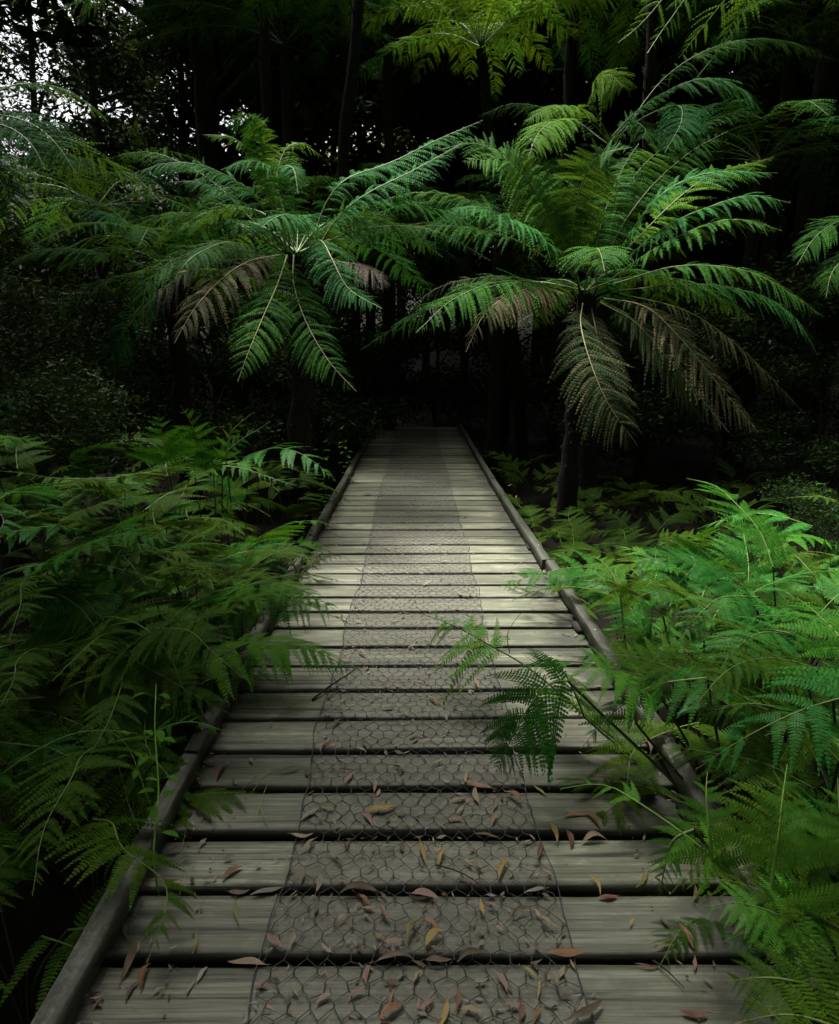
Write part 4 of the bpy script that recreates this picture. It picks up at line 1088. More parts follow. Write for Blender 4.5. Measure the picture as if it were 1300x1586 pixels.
fills_r += [(1.3, 1.55, .8), (1.35, 1.95, .85), (1.25, 2.35, .8), (1.3, 2.8, .85), (1.35, 3.3, .9), (1.55, 1.25, .75), (1.25, 1.1, .7), (1.6, 2.1, .95), (1.7, 2.7, 1.0), (1.35, 3.9, .8), (1.2, 5.2, .45), (1.5, 5.8, .5), (1.25, 6.4, .45), (1.9, 5.4, .5), (2.3, 6.2, .5), (1.35, 7.2, .5), (2.3, 7.5, .45), (3.0, 8.3, .5), (2.6, 9.3, .5), (1.6, 8.7, .45), (3.8, 7.4, .5), (1.5, 9.8, .5), (4.4, 8.6, .55), (3.2, 6.6, .45)]
fills_r.sort(key=lambda q: q[1])
for k, (x, yv, h) in enumerate(fills_r):
    zone = 'kerb' if x < 1.45 else 'mid' if x < 2.2 else 'back'
    if yv > 5: h *= 0.55
    fill_plant(x, yv, h, 5, f_label(zone, 'right', yv), GR, 450 + k, ('bracken', 'bracken_blue', 'bracken_dark') if 1.8 < yv < 5 else ('bracken_dark',))

# ------------------------------------------------------------------ small plants, twigs and dead fern by the walk
def small_leaf(m, p, d, L, wd, r, mat=0):
    d = np.asarray(d, float); d /= np.linalg.norm(d)
    sd = np.cross(d, [0.1, 0.2, 1.0]); sd /= np.linalg.norm(sd); nn = np.cross(sd, d)
    t = np.linspace(0, 1, 6)
    wv = wd * np.sin(pi * t) ** 0.8
    C = p + d * (t * L)[:, None] - nn * (0.25 * L * t * t)[:, None]
    A = C + sd * wv[:, None] + nn * (wv * .35)[:, None]; B2 = C - sd * wv[:, None] + nn * (wv * .35)[:, None]
    i = np.arange(5)
    F = np.concatenate([np.stack([i, i + 1, 7 + i, 6 + i], -1), np.stack([6 + i, 7 + i, 13 + i, 12 + i], -1)])
    m.add(np.concatenate([A, C, B2]), F, mat, r.uniform(.3, .9))


def seedling(label, path, nleaf, L, seed, stem='stalk_lime', leaf='bracken_yellow', rad=0.0035, f0=0.45, group=None, name='seedling', cat='plant'):
    r = random.Random(seed)
    o = np.array(path[0], float)
    root = empty(name, o, label, cat, group)
    C, _ = catmull(path, 20)
    st = MB(); st.tube(C, np.linspace(rad, rad * .4, 20), 6); st.build('stem', [M[stem]], root, origin=o)
    lf = MB()
    for k in range(nleaf):
        f = f0 + (1 - f0) * (k + r.random()) / nleaf
        p = C[min(19, int(f * 19))]
        a = k * 2.4 + r.uniform(-.4, .4)
        d = np.array([cos(a), sin(a), r.uniform(0.1, 0.6)])
        e = p + d * L * r.uniform(.2, .7)
        lf.tube([p, (p + e) / 2, e], 0.0009, 3)
        small_leaf(lf, e, d * [1, 1, .3], L * r.uniform(.6, 1.1), L * r.uniform(.2, .3), r)
    lf.build('leaves', [M[leaf]], root, origin=o)
    return root


p0 = on_plane(253, 1360, 0.0)
p0[1] = 1.545
seedling('slim lime green stem standing up through the gap at the near left boards', [p0 + [0, 0, -0.10], p0 + [-0.006, 0, 0.1], on_plane(246, 1230, 0.22), on_plane(240, 1130, 0.36), on_plane(242, 1060, 0.45)], 14, 0.055, 901, f0=0.35)
seedling('thin leafy sprig beside the slim lime stem at the left kerb', [on_plane(250, 1290, -0.05), on_plane(225, 1225, 0.1), on_plane(200, 1160, 0.2), on_plane(172, 1132, 0.24)], 9, 0.04, 902, rad=0.002)
for k, (px, py, Yk, h, lb) in enumerate([(500, 705, 6.4, .55, 'small bright leafed plant beside the far left kerb'), (535, 690, 7.4, .5, 'smaller leafy plant at the far left kerb, near the dark end'),
                                          (470, 815, 4.9, .3, 'dark leafy plant growing in the hollow below the left kerb'), (1275, 760, 5.2, .5, 'leafy sprig at the right edge over the black gap'),
                                          (370, 830, 4.3, .4, 'thin dry seed stalk rising from the left thicket')]):
    b0 = at(px, py, Yk); b0 = np.array([b0[0], Yk, float(ground_z(b0[0], Yk))])
    top = at(px, py, Yk)
    seedling(lb, [b0, b0 * [1, 1, 0] + [0.02, 0, (b0[2] + top[2]) / 2], top, top + [0.03, -0.02, 0.08]], 26 if k != 4 else 3, 0.07, 910 + k, stem='rachis_green' if k != 4 else 'rachis_pale', leaf='shrub' if k == 2 else 'bracken_yellow', f0=0.35, rad=.003)


def wisp(name, label, cat, path, rad, mat, group=None, side=None):
    m = MB()
    C, _ = catmull(path, 16)
    m.tube(C, np.linspace(rad, rad * .35, 16), 5)
    for sp in (side or []):
        C2, _ = catmull(sp, 8); m.tube(C2, np.linspace(rad * .6, rad * .25, 8), 4)
    return tag(m.build(name, [M[mat]], origin=C[0]), label, cat, group)


H = on_plane
wisp('grass_shoot', 'long arching green grass blade at the lower left edge', 'grass', [H(-30, 1225, .05), H(40, 1172, .25), H(110, 1137, .32), H(165, 1131, .3), H(212, 1136, .24)], 0.0022, 'stalk_lime')
wisp('twig', 'dark thin twig lying across the netting near the front', 'twig', [H(678, 1340, .016), H(715, 1352, .02), H(745, 1372, .018), H(768, 1396, .013)], 0.0026, 'joist', 'twigs on the boardwalk')
wisp('twig', 'brown dead twig under the tip of the second overhanging frond', 'twig', [H(484, 1084, .006), H(512, 1062, .02), H(540, 1044, .03), H(558, 1030, .03)], 0.006, 'joist', 'twigs on the boardwalk')
wisp('twig', 'forked grey twig beside the dead twig on the boards', 'twig', [H(505, 1030, .03), H(520, 1055, .02), H(530, 1085, .008)], 0.0025, 'joist', 'twigs on the boardwalk', [[H(520, 1055, .02), H(528, 1060, .02), H(540, 1066, .015)]])
wisp('twig', 'short dark twig on the bare boards near the lower right', 'twig', [H(1012, 1488, .006), H(1035, 1505, .010), H(1060, 1530, .006)], 0.003, 'joist', 'twigs on the boardwalk')
wisp('twig', 'pale bare twig sticking out of the right bank', 'twig', [H(1066, 1094, .38), H(1090, 1075, .42), H(1103, 1062, .45), H(1112, 1046, .48)], 0.0035, 'bark_pale', None, [[H(1100, 1066, .44), H(1104, 1070, .44), H(1106, 1075, .43)]])
wisp('twig', 'thin bare shoot standing up from the stem that lies over the deck', 'twig', [H(790, 1012, .3), H(786, 985, .36), H(795, 965, .40), H(812, 945, .44)], 0.0022, 'stalk_dark')
gr_ = random.Random(61)
for k, (px, py, dx, dy) in enumerate([(375, 1222, 60, -42), (380, 1215, 80, -20), (392, 1225, 50, -55), (400, 1212, 55, -30), (398, 1262, 22, -60), (415, 1285, -16, -42), (340, 1200, 70, 8), (280, 1330, 8, -44), (275, 1400, 14, -50), (520, 1290, 40, -8)]):
    z1 = gr_.uniform(.02, .05)
    wisp('grass_shoot' if k in (4, 5) else 'dry_straw', ['dry straw coloured grass stem lying on the left boards', 'green grass stem leaning on the left boards'][k in (4, 5)] + (', ' + ['lowest of the fan', 'flattest of the fan', 'steepest of the fan', 'shortest of the fan', 'taller one', 'shorter one', 'by the kerb', 'thin one near the lime stem', 'below the lime stem', 'at the netting edge'][k]), 'grass',
         [H(px, py, .006), H(px + dx * .5, py + dy * .5 - 4, z1), H(px + dx, py + dy, z1 * .6)], 0.0012, 'stalk_lime' if k in (4, 5) else 'rachis_pale', 'grass stems on the boards')
dead = empty('dead_fern', on_plane(465, 900, .02), 'brown dead fern clump collapsed over the left kerb', 'fern')
dr = random.Random(62)
for k in range(7):
    a = dr.uniform(-0.5, 2.6); l = dr.uniform(.22, .36)
    o = np.array(dead.location)
    b = MB()
    P = [o + np.array([cos(a) * l * t, sin(a) * l * t * .7, 0.02 + 0.16 * sin(t * 2.4)]) for t in (0, .35, .7, 1)]
    frond(b, P, (0, 0, 1), 11, 0.11, TPL_BR_MID, 'bracken', droop=.6, r0=.003, seed=620 + k, n=14)
    b.build('withered_frond', [M['treefern_brown'], M['stalk_dark']], dead, origin=o)

# ------------------------------------------------------------------ forest trees
def leaf_cloud(centres, radii, n, size, seed, flat=0.6):
    """n leaf-sized faces spread through clumps"""
    r = np.random.RandomState(seed)
    centres = np.asarray(centres, float); radii = np.asarray(radii, float)
    w_ = radii ** 2.2; w_ /= w_.sum()
    k = r.choice(len(centres), n, p=w_)
    d = r.normal(size=(n, 3)); d /= np.linalg.norm(d, axis=1)[:, None]
    rad = radii[k] * r.uniform(0.25, 1.05, n) ** 0.6
    p = centres[k] + d * rad[:, None] * np.array([1, 1, flat])
    a = r.normal(size=(n, 3)); a[:, 2] *= 0.6; a /= np.linalg.norm(a, axis=1)[:, None]
    b = np.cross(a, r.normal(size=(n, 3))); b /= np.linalg.norm(b, axis=1)[:, None]
    s = size * r.uniform(0.6, 1.4, n)
    L = a * (s * 1.0)[:, None]; W = b * (s * 0.34)[:, None]
    V = np.stack([p - L, p - L * 0.15 + W, p + L, p - L * 0.15 - W], 1)
    tone = np.clip(0.5 + 0.3 * r.randn(len(centres))[k] * 0.6 + 0.12 * r.randn(n), 0, 1)
    F = np.arange(n * 4).reshape(-1, 4)
    return V.reshape(-1, 3), F, np.repeat(tone, 4)


def tree_mesh(H, R, n, size, seed, crown_from=0.35, trunk_r=0.16, lean=0.4):
    r = random.Random(seed)
    t = MB()
    P = [np.array([lean * (f ** 1.5) + 0.06 * sin(f * 9 + seed), 0.05 * sin(f * 7 + seed * 2), H * 0.96 * f]) for f in np.linspace(0, 1, 14)]
    P[0][2] = -0.4
    t.tube(np.array(P), np.linspace(trunk_r, trunk_r * 0.2, 14), 9)
    cs, rs = [], []
    for k in range(16):
        f = crown_from + (0.95 - crown_from) * (k + r.random()) / 16
        i = f * 13; i0 = min(12, int(i)); b = P[i0] * (1 - (i - i0)) + P[i0 + 1] * (i - i0)
        a = r.uniform(0, 6.28); l = R * r.uniform(0.45, 1.0) * (1.15 - 0.6 * (f - crown_from) / (1 - crown_from))
        e = b + np.array([cos(a) * l, sin(a) * l, l * r.uniform(0.1, 0.6)])
        m_ = (b + e) / 2 + np.array([0, 0, 0.12 * l])
        C, _ = catmull([b, m_, e], 8)
        t.tube(C, np.linspace(trunk_r * 0.35, trunk_r * 0.06, 8), 5)
        cs.append(e); rs.append(R * r.uniform(0.26, 0.46))
        cs.append((m_ + e) / 2); rs.append(R * r.uniform(0.2, 0.34))
        if r.random() < 0.6:
            e2 = m_ + np.array([r.uniform(-1, 1), r.uniform(-1, 1), r.uniform(-.2, .8)]) * l * 0.6
            t.tube([m_, (m_ + e2) / 2, e2], [trunk_r * .2, trunk_r * .12, trunk_r * .04], 4)
            cs.append(e2); rs.append(R * r.uniform(0.2, 0.36))
    c = MB()
    v, f, tn = leaf_cloud(cs, rs, n, size, seed)
    c.add(v, f, 0, tn)
    return t, c


TREES = {}


def tree(kind, x, y, label, rz=0.0, s=1.0, group=None, cat='tree', bark='bark', leaf='canopy', name='tree'):
    gz = float(ground_z(x, y))
    root = empty(name, (x, y, gz), label, cat, group)
    root.rotation_euler = (0, 0, rz); root.scale = (s, s, s)
    key = (kind, bark, leaf)
    if key not in TREES:
        t, c = KINDS[kind]
        TREES[key] = (t.mesh('trunk', [M[bark]], True), c.mesh('crown', [M[leaf]]))
    for nm, me in zip(('trunk', 'crown'), TREES[key]):
        o = bpy.data.objects.new(nm, me); link(o, root)
    return root


KINDS = {
    'airy': tree_mesh(14, 3.0, 11000, 0.072, 1, 0.25, 0.12),
    'dense': tree_mesh(12, 3.0, 15000, 0.13, 2, 0.12, 0.18),
    'dense2': tree_mesh(13, 3.2, 15000, 0.13, 3, 0.15, 0.17),
    'thin': tree_mesh(15, 2.2, 5000, 0.10, 4, 0.45, 0.12, 0.2),
    'big': tree_mesh(15, 5.5, 20000, 0.24, 5, 0.45, 0.3),
    'bush': tree_mesh(3.2, 1.6, 13000, 0.042, 6, 0.1, 0.05, 0.2),
}


def tx(px, Yt): return at(px, 542, Yt)[0]


GT = 'forest trees behind the tree ferns'
for (kind, px, Yt, rz, s, bark, leaf, lb) in [
    ('airy', 95, 17, 0.3, 1.0, 'bark', 'canopy', 'tree with dark trunk and thin leaves against the pale sky at the upper left'),
    ('airy', 185, 16, 2.1, 1.05, 'bark_pale', 'canopy', 'leaning pale trunked tree beside the brightest sky gap at the upper left'),
    ('airy', -20, 16, 4.0, 1.0, 'bark', 'canopy', 'thin leaved tree at the upper left corner'),
    ('dense', 300, 18, 0.8, 1.0, 'bark', 'canopy', 'dense dark tree behind the left tree fern'),
    ('dense2', 420, 20, 1.9, 1.05, 'bark', 'canopy', 'dense dark tree with small pale sky holes left of centre'),
    ('thin', 600, 16, 0.2, 1.0, 'bark', 'canopy', 'straight dark trunk in front of the glowing yellow foliage'),
    ('thin', 657, 19, 3.2, 1.0, 'bark', 'canopy', 'second straight dark trunk just right of the glowing foliage'),
    ('thin', 722, 17, 1.4, 1.0, 'bark', 'canopy', 'straight dark trunk under the yellow green tree fern at the top'),
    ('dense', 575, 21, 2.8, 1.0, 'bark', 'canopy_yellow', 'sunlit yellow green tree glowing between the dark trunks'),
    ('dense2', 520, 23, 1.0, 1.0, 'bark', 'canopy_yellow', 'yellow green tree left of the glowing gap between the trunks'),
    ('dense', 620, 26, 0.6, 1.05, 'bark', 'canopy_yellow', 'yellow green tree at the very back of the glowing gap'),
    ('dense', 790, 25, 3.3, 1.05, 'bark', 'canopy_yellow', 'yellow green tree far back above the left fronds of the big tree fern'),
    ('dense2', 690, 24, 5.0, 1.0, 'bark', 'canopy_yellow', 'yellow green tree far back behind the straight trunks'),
    ('dense2', 830, 20, 4.4, 1.05, 'bark', 'canopy', 'dense dark tree behind the tall yellow green tree fern'),
    ('dense', 980, 17, 0.5, 1.05, 'bark', 'canopy', 'dense dark tree above the big right tree fern'),
    ('dense2', 1130, 16, 2.5, 1.0, 'bark', 'canopy', 'dense dark tree at the black upper right'),
    ('dense', 1290, 14, 3.9, 1.0, 'bark', 'canopy', 'dense dark tree at the upper right corner'),
    ]:
    tree(kind, tx(px, Yt), Yt, lb, rz, s, GT, 'tree', bark, leaf)
# tall trees added around the viewer, mostly unseen, to shade the deck
for k, (x, yt, s, lb) in enumerate([
    (-8.0, 5.0, 1.0, 'added tall shade tree overhanging the left bank'), (-13.5, 8.5, 0.9, 'added tall shade tree on the left behind the tree ferns'),
    (7.2, 12.5, 1.0, 'added tall shade tree on the right behind the big tree fern'), (8.8, 6.5, 0.95, 'added tall shade tree on the right bank'), (8.2, 0.5, 1.0, 'added tall shade tree right of the viewer'),
    (-3.3, 0.3, 1.0, 'added tall shade tree behind the viewer on the left'), (3.9, -2.4, 1.0, 'added tall shade tree behind the viewer on the right'),
    (-4.3, 15.6, 1.0, 'added tall shade tree left of the far boardwalk end'), (4.0, 19.5, 1.0, 'added tall shade tree closing the view beyond the boardwalk'), (-7.5, -0.5, 1.0, 'added tall shade tree left of the viewer'),
    (13, 9, 1.0, 'added tall shade tree deep in the forest on the right'), (13, 16, 1.0, 'added tall shade tree far on the right'), (-14, 4, 1.0, 'added tall shade tree deep in the forest on the left'),
    (0.5, -8.5, 1.0, 'added tall shade tree well behind the viewer'), (-8, -7, 1.0, 'added tall shade tree behind the left trees'), (9, -6, 1.0, 'added tall shade tree behind the right trees'), (9.5, 20, 1.1, 'added tall shade tree far beyond the boardwalk')]):
    tree('big', x, yt, lb, k * 1.3, s, 'added tall trees that shade the path')

GS = 'shrubs in the dark understorey'
for (px, Yt, rz, s, lb) in [
    (30, 6.6, 0, 0.85, 'small leaved shrub with yellowish leaves at the left edge'), (60, 4.9, 1.5, 0.55, 'low shrub with yellowish leaves above the left bracken'),
    (160, 8.2, 2, 0.9, 'dark shrub under the left tree ferns'), (330, 8.6, 3, 0.9, 'dark shrub behind the left tree fern trunk'), (470, 9.5, 4, 0.85, 'dark shrub beside the far left end of the boardwalk'),
    (560, 14.5, 0.4, 1.1, 'dark shrub at the far end of the boardwalk'), (680, 15, 2.5, 1.2, 'dark shrub closing the far end of the boardwalk'), (810, 13, 3.6, 1.1, 'dark shrub right of the far boardwalk end'),
    (1000, 10.5, 5, 1.0, 'dark shrub behind the trunk of the big right tree fern'), (1130, 9, 1, 0.95, 'dark shrub in the black right middle'), (1290, 8.0, 2.2, 0.6, 'dark shrub at the right edge'),
    (-60, 11, 1, 1.3, 'broad dark shrub far back at the left edge'), (60, 13, 2.2, 1.4, 'broad dark shrub far back under the pale sky gaps'), (190, 12.5, 3, 1.4, 'broad dark shrub far back behind the small tree fern'), (330, 13.5, 4.5, 1.4, 'broad dark shrub far back behind the left tree fern'), (450, 14, 0.2, 1.4, 'broad dark shrub far back left of the boardwalk end'),
    (1040, 12.5, 2.4, 0.7, 'low dark shrub on the bare ground behind the big right tree fern'), (950, 13.0, 1.4, 0.8, 'low dark shrub beside the big right trunk, far back'), (1310, 4.75, 4.2, 0.3, 'small leafy shrub at the right edge above the bracken')]:
    tree('bush', tx(px, Yt), Yt, lb, rz, s, GS, 'shrub', 'bark', 'shrub', 'shrub')

for k, (x, yt, s) in enumerate([(-10, 2, 1.1), (-9.5, -3, 1.1), (-5, -7, 1.1), (0.5, -6.5, 1.1), (5, -7, 1.1), (9.5, -3, 1.1), (11, 2, 1.1), (11.5, 7, 1.1), (10.5, 11, 1.1), (9, 15, 1.1), (5, 16.5, 1.1), (-11, 7, 1.1), (2.5, 19, 1.1), (14, 13, 1.1)]):  # ring of added trees, mostly unseen, blocking light from the sides
    tree('dense' if k % 2 else 'dense2', x, yt, ['added bushy dark tree at the forest edge, blocking side light', 'added leafy dark tree in the surrounding forest, blocking side light'][k % 2], k * 0.9, s * 0.75, 'added bushy trees round the clearing')

for k, (x, yt, s_) in enumerate([(-22, 22, .5), (-18.5, 24, .5), (-15, 22, .48), (-11.5, 24, .5), (-13, 26, .5), (-17, 27, .5), (-8.5, 22.5, .85), (-5.5, 24, 1.0), (6.5, 23, 1.1), (9.5, 22, 1.1), (12.5, 23, 1.1), (15.5, 21, 1.1), (18.5, 22, 1.1), (-13, 17, .6), (-10, 15.5, .6), (-17, 18, .6), (2.5, 25, 1.0)]):
    tree('dense2' if k % 2 else 'dense', x, yt, ['bushy dark tree in the far back row of the forest', 'leafy dark tree in the far back row'][k % 2], k * 1.7, s_, 'far back row of trees')

# low plants on the forest floor
gc = MB()
rr = np.random.RandomState(8)
n = 26000
x = rr.uniform(-9, 9, n); y = rr.uniform(1.0, 18, n)
keep = (np.abs(x - 0.03) > 1.0) & ~((x < 0) & (y < 3.0)) & ((np.sin(x * 2.1 + 1) + np.sin(y * 1.7 + x) + rr.randn(n) * 0.6) > -0.2)
x, y = x[keep], y[keep]; n = len(x)
z = ground_z(x, y) + rr.uniform(0.02, 0.28, n)
p = np.stack([x, y, z], 1)
a = rr.normal(size=(n, 3)); a[:, 2] = np.abs(a[:, 2]) * 0.4; a /= np.linalg.norm(a, axis=1)[:, None]
b = np.cross(a, rr.normal(size=(n, 3)) + [0, 0, 2.0]); b /= np.linalg.norm(b, axis=1)[:, None]
s = rr.uniform(0.02, 0.06, n)
V = np.stack([p - a * s[:, None], p + b * (s * .45)[:, None], p + a * s[:, None], p - b * (s * .45)[:, None]], 1)
gc.add(V.reshape(-1, 3), np.arange(n * 4).reshape(-1, 4), 0, np.repeat(rr.uniform(0.2, 0.8, n), 4))
tag(gc.build('ground_cover', [M['shrub']]), 'low small leaved ground cover on the forest floor', 'ground cover', kind='stuff')

# ------------------------------------------------------------------ fallen leaves
LEAVES = [  # px, py, length px, angle on the picture (0 = across, 90 = away), colour, shape
    (357, 1347, 48, 35, 'orange', 'curled'), (223, 1355, 38, 90, 'orange', 'flat'), (265, 1315, 30, 10, 'rust', 'flat'), (262, 1362, 34, -5, 'rust', 'flat'),
    (227, 1437, 24, 80, 'olive', 'curled'), (206, 1480, 78, 75, 'brown', 'curled'), (222, 1508, 50, 70, 'orange', 'curled'), (200, 1532, 48, 60, 'brown', 'curled'),
    (295, 1525, 34, 60, 'grey', 'narrow'), (312, 1505, 34, 55, 'grey', 'flat'), (382, 1487, 66, -3, 'tan', 'flat'), (412, 1378, 60, 14, 'grey', 'narrow'),
    (370, 1381, 40, 5, 'brown', 'flat'), (364, 1410, 46, -80, 'olive', 'narrow'), (303, 1460, 40, 80, 'olive', 'narrow'), (427, 1461, 42, -35, 'pink', 'flat'),
    (455, 1453, 26, 80, 'pink', 'flat'), (478, 1262, 36, 30, 'grey', 'flat'), (508, 1252, 28, -20, 'olive', 'flat'), (468, 1296, 42, 0, 'tan', 'flat'),
    (478, 1308, 34, 40, 'tan', 'flat'), (430, 1327, 18, 30, 'tan', 'flat'), (470, 1355, 24, 70, 'pink', 'flat'), (496, 1365, 40, 85, 'tan', 'flat'),
    (555, 1378, 70, 4, 'brown', 'curled'), (563, 1392, 30, -45, 'orange', 'flat'), (593, 1413, 36, -60, 'pink', 'flat'), (637, 1440, 52, 60, 'olive', 'curled'),
    (610, 1458, 36, 5, 'pink', 'flat'), (580, 1215, 28, -75, 'tan', 'flat'), (592, 1255, 52, 8, 'yellow', 'curled'), (572, 1268, 30, -50, 'pink', 'flat'),
    (450, 1190, 36, 15, 'brown', 'curled'), (654, 1320, 42, -75, 'yellow', 'flat'), (612, 1485, 70, 4, 'brown', 'curled'), (567, 1510, 40, 80, 'pink', 'flat'),
    (550, 1538, 36, 25, 'pink', 'flat'), (607, 1565, 56, 35, 'orange', 'flat'), (605, 1544, 30, 75, 'pink', 'flat'), (122, 1552, 46, 25, 'orange', 'curled'),
    (302, 1200, 36, -50, 'rust', 'curled'), (340, 1194, 36, 60, 'rust', 'curled'), (320, 1180, 34, -5, 'rust', 'flat'), (296, 1243, 28, -35, 'grey', 'flat'),
    (266, 1272, 32, 70, 'grey', 'curled'), (245, 1530, 26, 30, 'grey', 'curled'), (738, 1217, 58, -15, 'pink', 'flat'), (736, 1232, 32, -80, 'tan', 'flat'),
    (722, 1206, 24, 70, 'tan', 'flat'), (711, 1238, 30, 10, 'tan', 'flat'), (713, 1255, 24, 50, 'tan', 'flat'), (706, 1268, 28, 5, 'pink', 'flat'),
    (800, 1236, 42, -40, 'orange', 'curled'), (768, 1246, 26, 70, 'tan', 'flat'), (765, 1268, 22, 80, 'tan', 'flat'), (836, 1222, 28, -40, 'olive', 'flat'),
    (890, 1259, 40, 5, 'orange', 'narrow'), (918, 1264, 46, -42, 'orange', 'curled'), (861, 1288, 42, -70, 'yellow', 'curled'), (885, 1296, 34, -75, 'rust', 'flat'),
    (920, 1297, 46, 5, 'tan', 'curled'), (753, 1296, 46, -10, 'brown', 'narrow'), (836, 1318, 26, 80, 'rust', 'flat'), (682, 1324, 36, 65, 'yellow', 'flat'),
    (777, 1343, 42, 60, 'yellow', 'flat'), (740, 1338, 24, -60, 'tan', 'flat'), (725, 1335, 20, -40, 'tan', 'flat'), (926, 1368, 38, -60, 'yellow', 'narrow'),
    (942, 1386, 36, 5, 'rust', 'flat'), (997, 1360, 40, 60, 'olive', 'flat'), (1078, 1383, 28, 85, 'rust', 'flat'), (660, 1384, 50, -10, 'pink', 'flat'),
    (830, 1382, 40, 15, 'grey', 'curled'), (746, 1404, 30, -80, 'yellow', 'flat'), (764, 1402, 20, -20, 'pink', 'flat'), (807, 1410, 30, 15, 'brown', 'curled'),
    (850, 1430, 38, -35, 'tan', 'flat'), (668, 1428, 36, -40, 'orange', 'flat'), (671, 1450, 48, 40, 'yellow', 'flat'), (1066, 1448, 50, -60, 'rust', 'curled'),
    (1031, 1426, 24, -35, 'brown', 'flat'), (1037, 1460, 46, 20, 'olive', 'flat'), (875, 1478, 66, 0, 'orange', 'flat'), (727, 1480, 52, 22, 'brown', 'curled'),
    (680, 1491, 50, 0, 'brown', 'curled'), (1004, 1494, 44, -3, 'rust', 'narrow'), (780, 1520, 42, -60, 'pink', 'flat'), (822, 1505, 26, -40, 'yellow', 'flat'),
    (835, 1532, 28, 85, 'yellow', 'narrow'), (711, 1546, 44, 88, 'rust', 'flat'), (662, 1556, 36, 35, 'pink', 'flat'), (731, 1563, 40, -10, 'tan', 'flat'),
    (797, 1557, 34, 0, 'pink', 'flat'), (809, 1563, 38, 88, 'rust', 'flat'), (830, 1573, 36, 70, 'orange', 'flat'), (912, 1570, 78, 30, 'brown', 'curled'),
    (690, 1571, 50, 75, 'yellow', 'flat'), (1076, 1568, 52, -5, 'rust', 'flat'), (978, 1426, 12, 60, 'yellow', 'flat'), (1005, 1152, 40, -65, 'tan', 'curled'),
    (738, 1058, 22, -70, 'pink', 'flat'), (670, 1084, 24, -40, 'yellow', 'flat'), (852, 890, 20, 75, 'grey', 'curled'), (845, 883, 18, 35, 'tan', 'flat'),
    (715, 921, 26, -25, 'grey', 'flat'), (500, 1155, 24, 60, 'tan', 'flat'), (560, 1160, 22, -20, 'grey', 'flat'), (640, 1140, 20, 30, 'tan', 'flat'),
    (690, 1110, 20, -50, 'grey', 'flat'), (600, 1095, 26, 5, 'grey', 'flat'), (640, 1000, 18, 20, 'grey', 'flat'), (560, 1010, 18, -30, 'tan', 'flat'),
    (740, 965, 16, 40, 'tan', 'flat'), (610, 960, 18, 20, 'grey', 'flat'), (660, 905, 18, 30, 'grey', 'flat'), (600, 850, 16, -20, 'tan', 'curled'),
    (690, 870, 16, 10, 'grey', 'flat'), (720, 800, 14, 30, 'tan', 'flat'), (570, 765, 20, 0, 'brown', 'curled'), (800, 770, 12, 50, 'tan', 'flat'),
    (790, 752, 10, 10, 'tan', 'flat'), (640, 780, 14, -30, 'grey', 'flat'), (630, 720, 10, 20, 'tan', 'flat'), (555, 880, 22, -30, 'grey', 'narrow'),
    (450, 1092, 18, 30, 'olive', 'flat'), (520, 1120, 22, 40, 'brown', 'curled'), (620, 1188, 24, -30, 'tan', 'flat'), (540, 1205, 26, 50, 'pink', 'flat'),
    (680, 1180, 22, 20, 'tan', 'flat'), (520, 1325, 26, -30, 'tan', 'flat'), (575, 1340, 22, 40, 'pink', 'flat'), (600, 1310, 20, 0, 'grey', 'flat'),
    (850, 1352, 20, -30, 'pink', 'flat'), (530, 1420, 24, 30, 'tan', 'flat'), (505, 1470, 26, -40, 'grey', 'flat'), (500, 1545, 32, 30, 'pink', 'flat'),
    (455, 1535, 26, -60, 'tan', 'flat'), (645, 1512, 26, 60, 'tan', 'flat'), (860, 1515, 24, -70, 'pink', 'flat'), (745, 1520, 24, 10, 'grey', 'flat'),
]


def make_leaf(L, wid, shape, col, r):
    m = MB()
    n = 9
    t = np.linspace(0, 1, n)
    wv = wid * np.sin(pi * np.clip(t, 0.0, 1)) ** 0.75 * (1.15 - 0.5 * t)
    wv[0] = wid * 0.06; wv[-1] = 0.0004
    bend = r.uniform(-0.25, 0.25) * L if shape != 'curled' else r.choice([-1, 1]) * r.uniform(0.1, 0.3) * L
    y = bend * (t - 0.5) ** 2 * 2
    arch = (r.uniform(0.03, 0.09) if shape != 'curled' else r.uniform(0.07, 0.15)) * L
    z = arch * (1 - (2 * t - 1) ** 2) * r.choice([1, 1, -0.4]) + 0.03 * L * np.sin(t * 7 + r.uniform(0, 6))
    z -= z.min()
    fold = r.uniform(0.15, 0.5) if shape != 'curled' else r.uniform(0.5, 0.9)
    x = (t - 0.5) * L
    Cc = np.stack([x, y, z], 1)
    A = np.stack([x, y + wv, z + wv * fold], 1)
    Bv = np.stack([x, y - wv, z + wv * fold * r.uniform(0.3, 1.0)], 1)
    V = np.concatenate([A, Cc, Bv])
    i = np.arange(n - 1)
    F = np.concatenate([np.stack([i, i + 1, n + i + 1, n + i], -1), np.stack([n + i, n + i + 1, 2 * n + i + 1, 2 * n + i], -1)])
    m.add(V, F, 0, np.concatenate([np.full(n, .55), np.full(n, .25), np.full(n, .6)]))
    pe = np.array([Cc[0], Cc[0] + np.array([-0.07 * L, 0.02 * L, 0.012 * L]), Cc[0] + np.array([-0.16 * L, r.uniform(-.04, .04) * L, 0.002 * L])])
    m.tube(pe, [0.0011, 0.0009, 0.0007], 4)
    return m


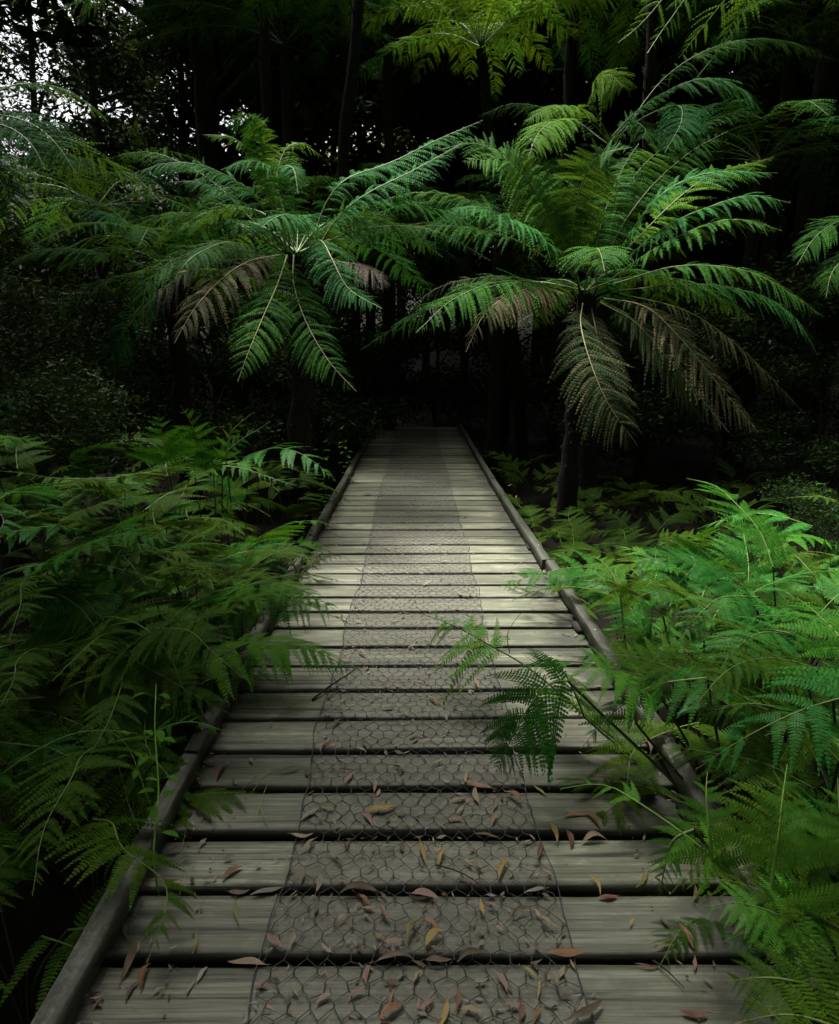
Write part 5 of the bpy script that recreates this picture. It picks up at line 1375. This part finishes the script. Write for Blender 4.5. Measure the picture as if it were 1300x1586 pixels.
CW_ = {'orange': 'orange brown', 'rust': 'rust brown', 'yellow': 'yellow', 'olive': 'olive yellow', 'tan': 'tan', 'pink': 'pinkish brown', 'grey': 'pale grey', 'brown': 'dark brown'}
ORD = ['first', 'second', 'third', 'fourth', 'fifth', 'sixth', 'seventh', 'eighth', 'ninth', 'tenth', 'eleventh', 'twelfth']
first_gap = min(range(len(GAPS)), key=lambda i: abs(GAPS[i] - 1.314))
rows = {}
lr = random.Random(5)
for (px, py, lp, ang_, colr, shp) in LEAVES:
    p = on_plane(px, py, 0.012)
    depth = np.dot(p - CAMP, FWD)
    e1 = on_plane(px + lp / 2 * cos(radians(ang_)), py - lp / 2 * sin(radians(ang_)), 0.012)
    e0 = on_plane(px - lp / 2 * cos(radians(ang_)), py + lp / 2 * sin(radians(ang_)), 0.012)
    d = e1 - e0
    L = float(min(0.17, np.linalg.norm(d)))
    wpx = (0.30 if shp == 'flat' else 0.17 if shp == 'narrow' else 0.26) * lp * lr.uniform(0.6, 1.0)
    wid = float(min(0.017, max(0.0035, wpx / 2 * depth / F_PX)))
    L *= 0.86
    if L < 0.028: L = 0.028
    m = make_leaf(L, wid, shp, colr, lr)
    o = m.build('fallen_leaf', [LEAFM[colr]], smooth=True)
    ongap = min(abs(p[1] - g_) for g_ in GAPS) < 0.02
    onnet = abs(p[0]) < 0.40
    o.location = (p[0], p[1], 0.0125 if onnet else 0.004 + (0.002 if ongap else 0))
    o.rotation_euler = (lr.uniform(-.12, .12), lr.uniform(-.06, .06), atan2(d[1], d[0]) + (pi if lr.random() < .5 else 0))
    if abs(p[0]) > 0.75: o.location.z = 0.012
    idx = sum(1 for g_ in GAPS if g_ < p[1]) - first_gap
    near = idx < 9
    zone = 'on the netting' if onnet else ('left of netting' if p[0] < 0 else 'right of netting')
    shw = {'flat': 'leaf', 'narrow': 'narrow leaf', 'curled': 'curled leaf'}[shp]
    where = f'{ORD[idx]} board from front' if 0 <= idx < 12 else ('far along the walk')
    key = (f'{CW_[colr]} {shw}', zone, where)
    rows.setdefault(key, []).append((px, o))
PLACE = {1: [''], 2: ['left one of two', 'right one of two'], 3: ['left one of three', 'middle one of three', 'right one of three'],
         4: ['leftmost of four', 'second of four from left', 'third of four from left', 'rightmost of four']}
for (a, b, c), items in rows.items():
    items.sort(key=lambda q: q[0])
    for q, (px, o) in enumerate(items):
        pl = PLACE.get(len(items), [f'number {i}' for i in range(9)])[q]
        lab = f'{a} {b}, {c}' + (f', {pl}' if pl else '')
        tag(o, lab, 'leaf', 'fallen leaves on the boardwalk')

# ------------------------------------------------------------------ fine litter
lm = MB()
rr = np.random.RandomState(31)
n = 6500
y = 1.0 + 8.5 * rr.uniform(0, 1, n) ** 1.5
kind = rr.uniform(0, 1, n)
x = np.where(kind < 0.62, rr.uniform(-.40, .40, n), np.where(kind < 0.8, -0.80 + 0.22 * rr.uniform(0, 1, n) ** 2.2, np.where(kind < 0.9, 0.90 - 0.25 * rr.uniform(0, 1, n) ** 2, rr.uniform(-.78, .88, n))))
gy_ = np.array(GAPS)
snap = rr.uniform(0, 1, n) < 0.28
near_gap = gy_[np.argmin(np.abs(y[:, None] - gy_[None]), axis=1)]
y = np.where(snap, near_gap + np.where(rr.rand(n) < .5, 1, -1) * rr.uniform(0.012, 0.03, n), y)
ongap = np.min(np.abs(y[:, None] - gy_[None]), axis=1) < 0.019
keep = ~ongap
x, y, kind = x[keep], y[keep], kind[keep]; n = len(x)
s = 0.0022 + 0.013 * rr.uniform(0, 1, n) ** 3.0
ang_ = rr.uniform(0, 2 * pi, n); asp = rr.uniform(.18, .6, n)
a = np.stack([np.cos(ang_), np.sin(ang_), rr.uniform(-.2, .2, n)], 1); b = np.stack([-np.sin(ang_), np.cos(ang_), rr.uniform(-.5, .5, n)], 1)
p = np.stack([x, y, 0.0045 + s * 0.35], 1)
V = np.stack([p - a * s[:, None] * 1.4, p + b * (s * asp)[:, None], p + a * s[:, None] * 1.4, p - b * (s * asp)[:, None]], 1)
mi = rr.randint(0, 5, n)
for k in range(5):
    q = V[mi == k]
    lm.add(q.reshape(-1, 3), np.arange(len(q) * 4).reshape(-1, 4), k, np.repeat(rr.uniform(.2, .8, len(q)), 4))
tag(lm.build('leaf_litter', [LEAFM[c] for c in ('brown', 'tan', 'grey', 'brown', 'pink')]), 'fine crumbs of leaf and bark scattered over the boards and netting', 'leaf litter', kind='stuff')

S.frame_set(1)
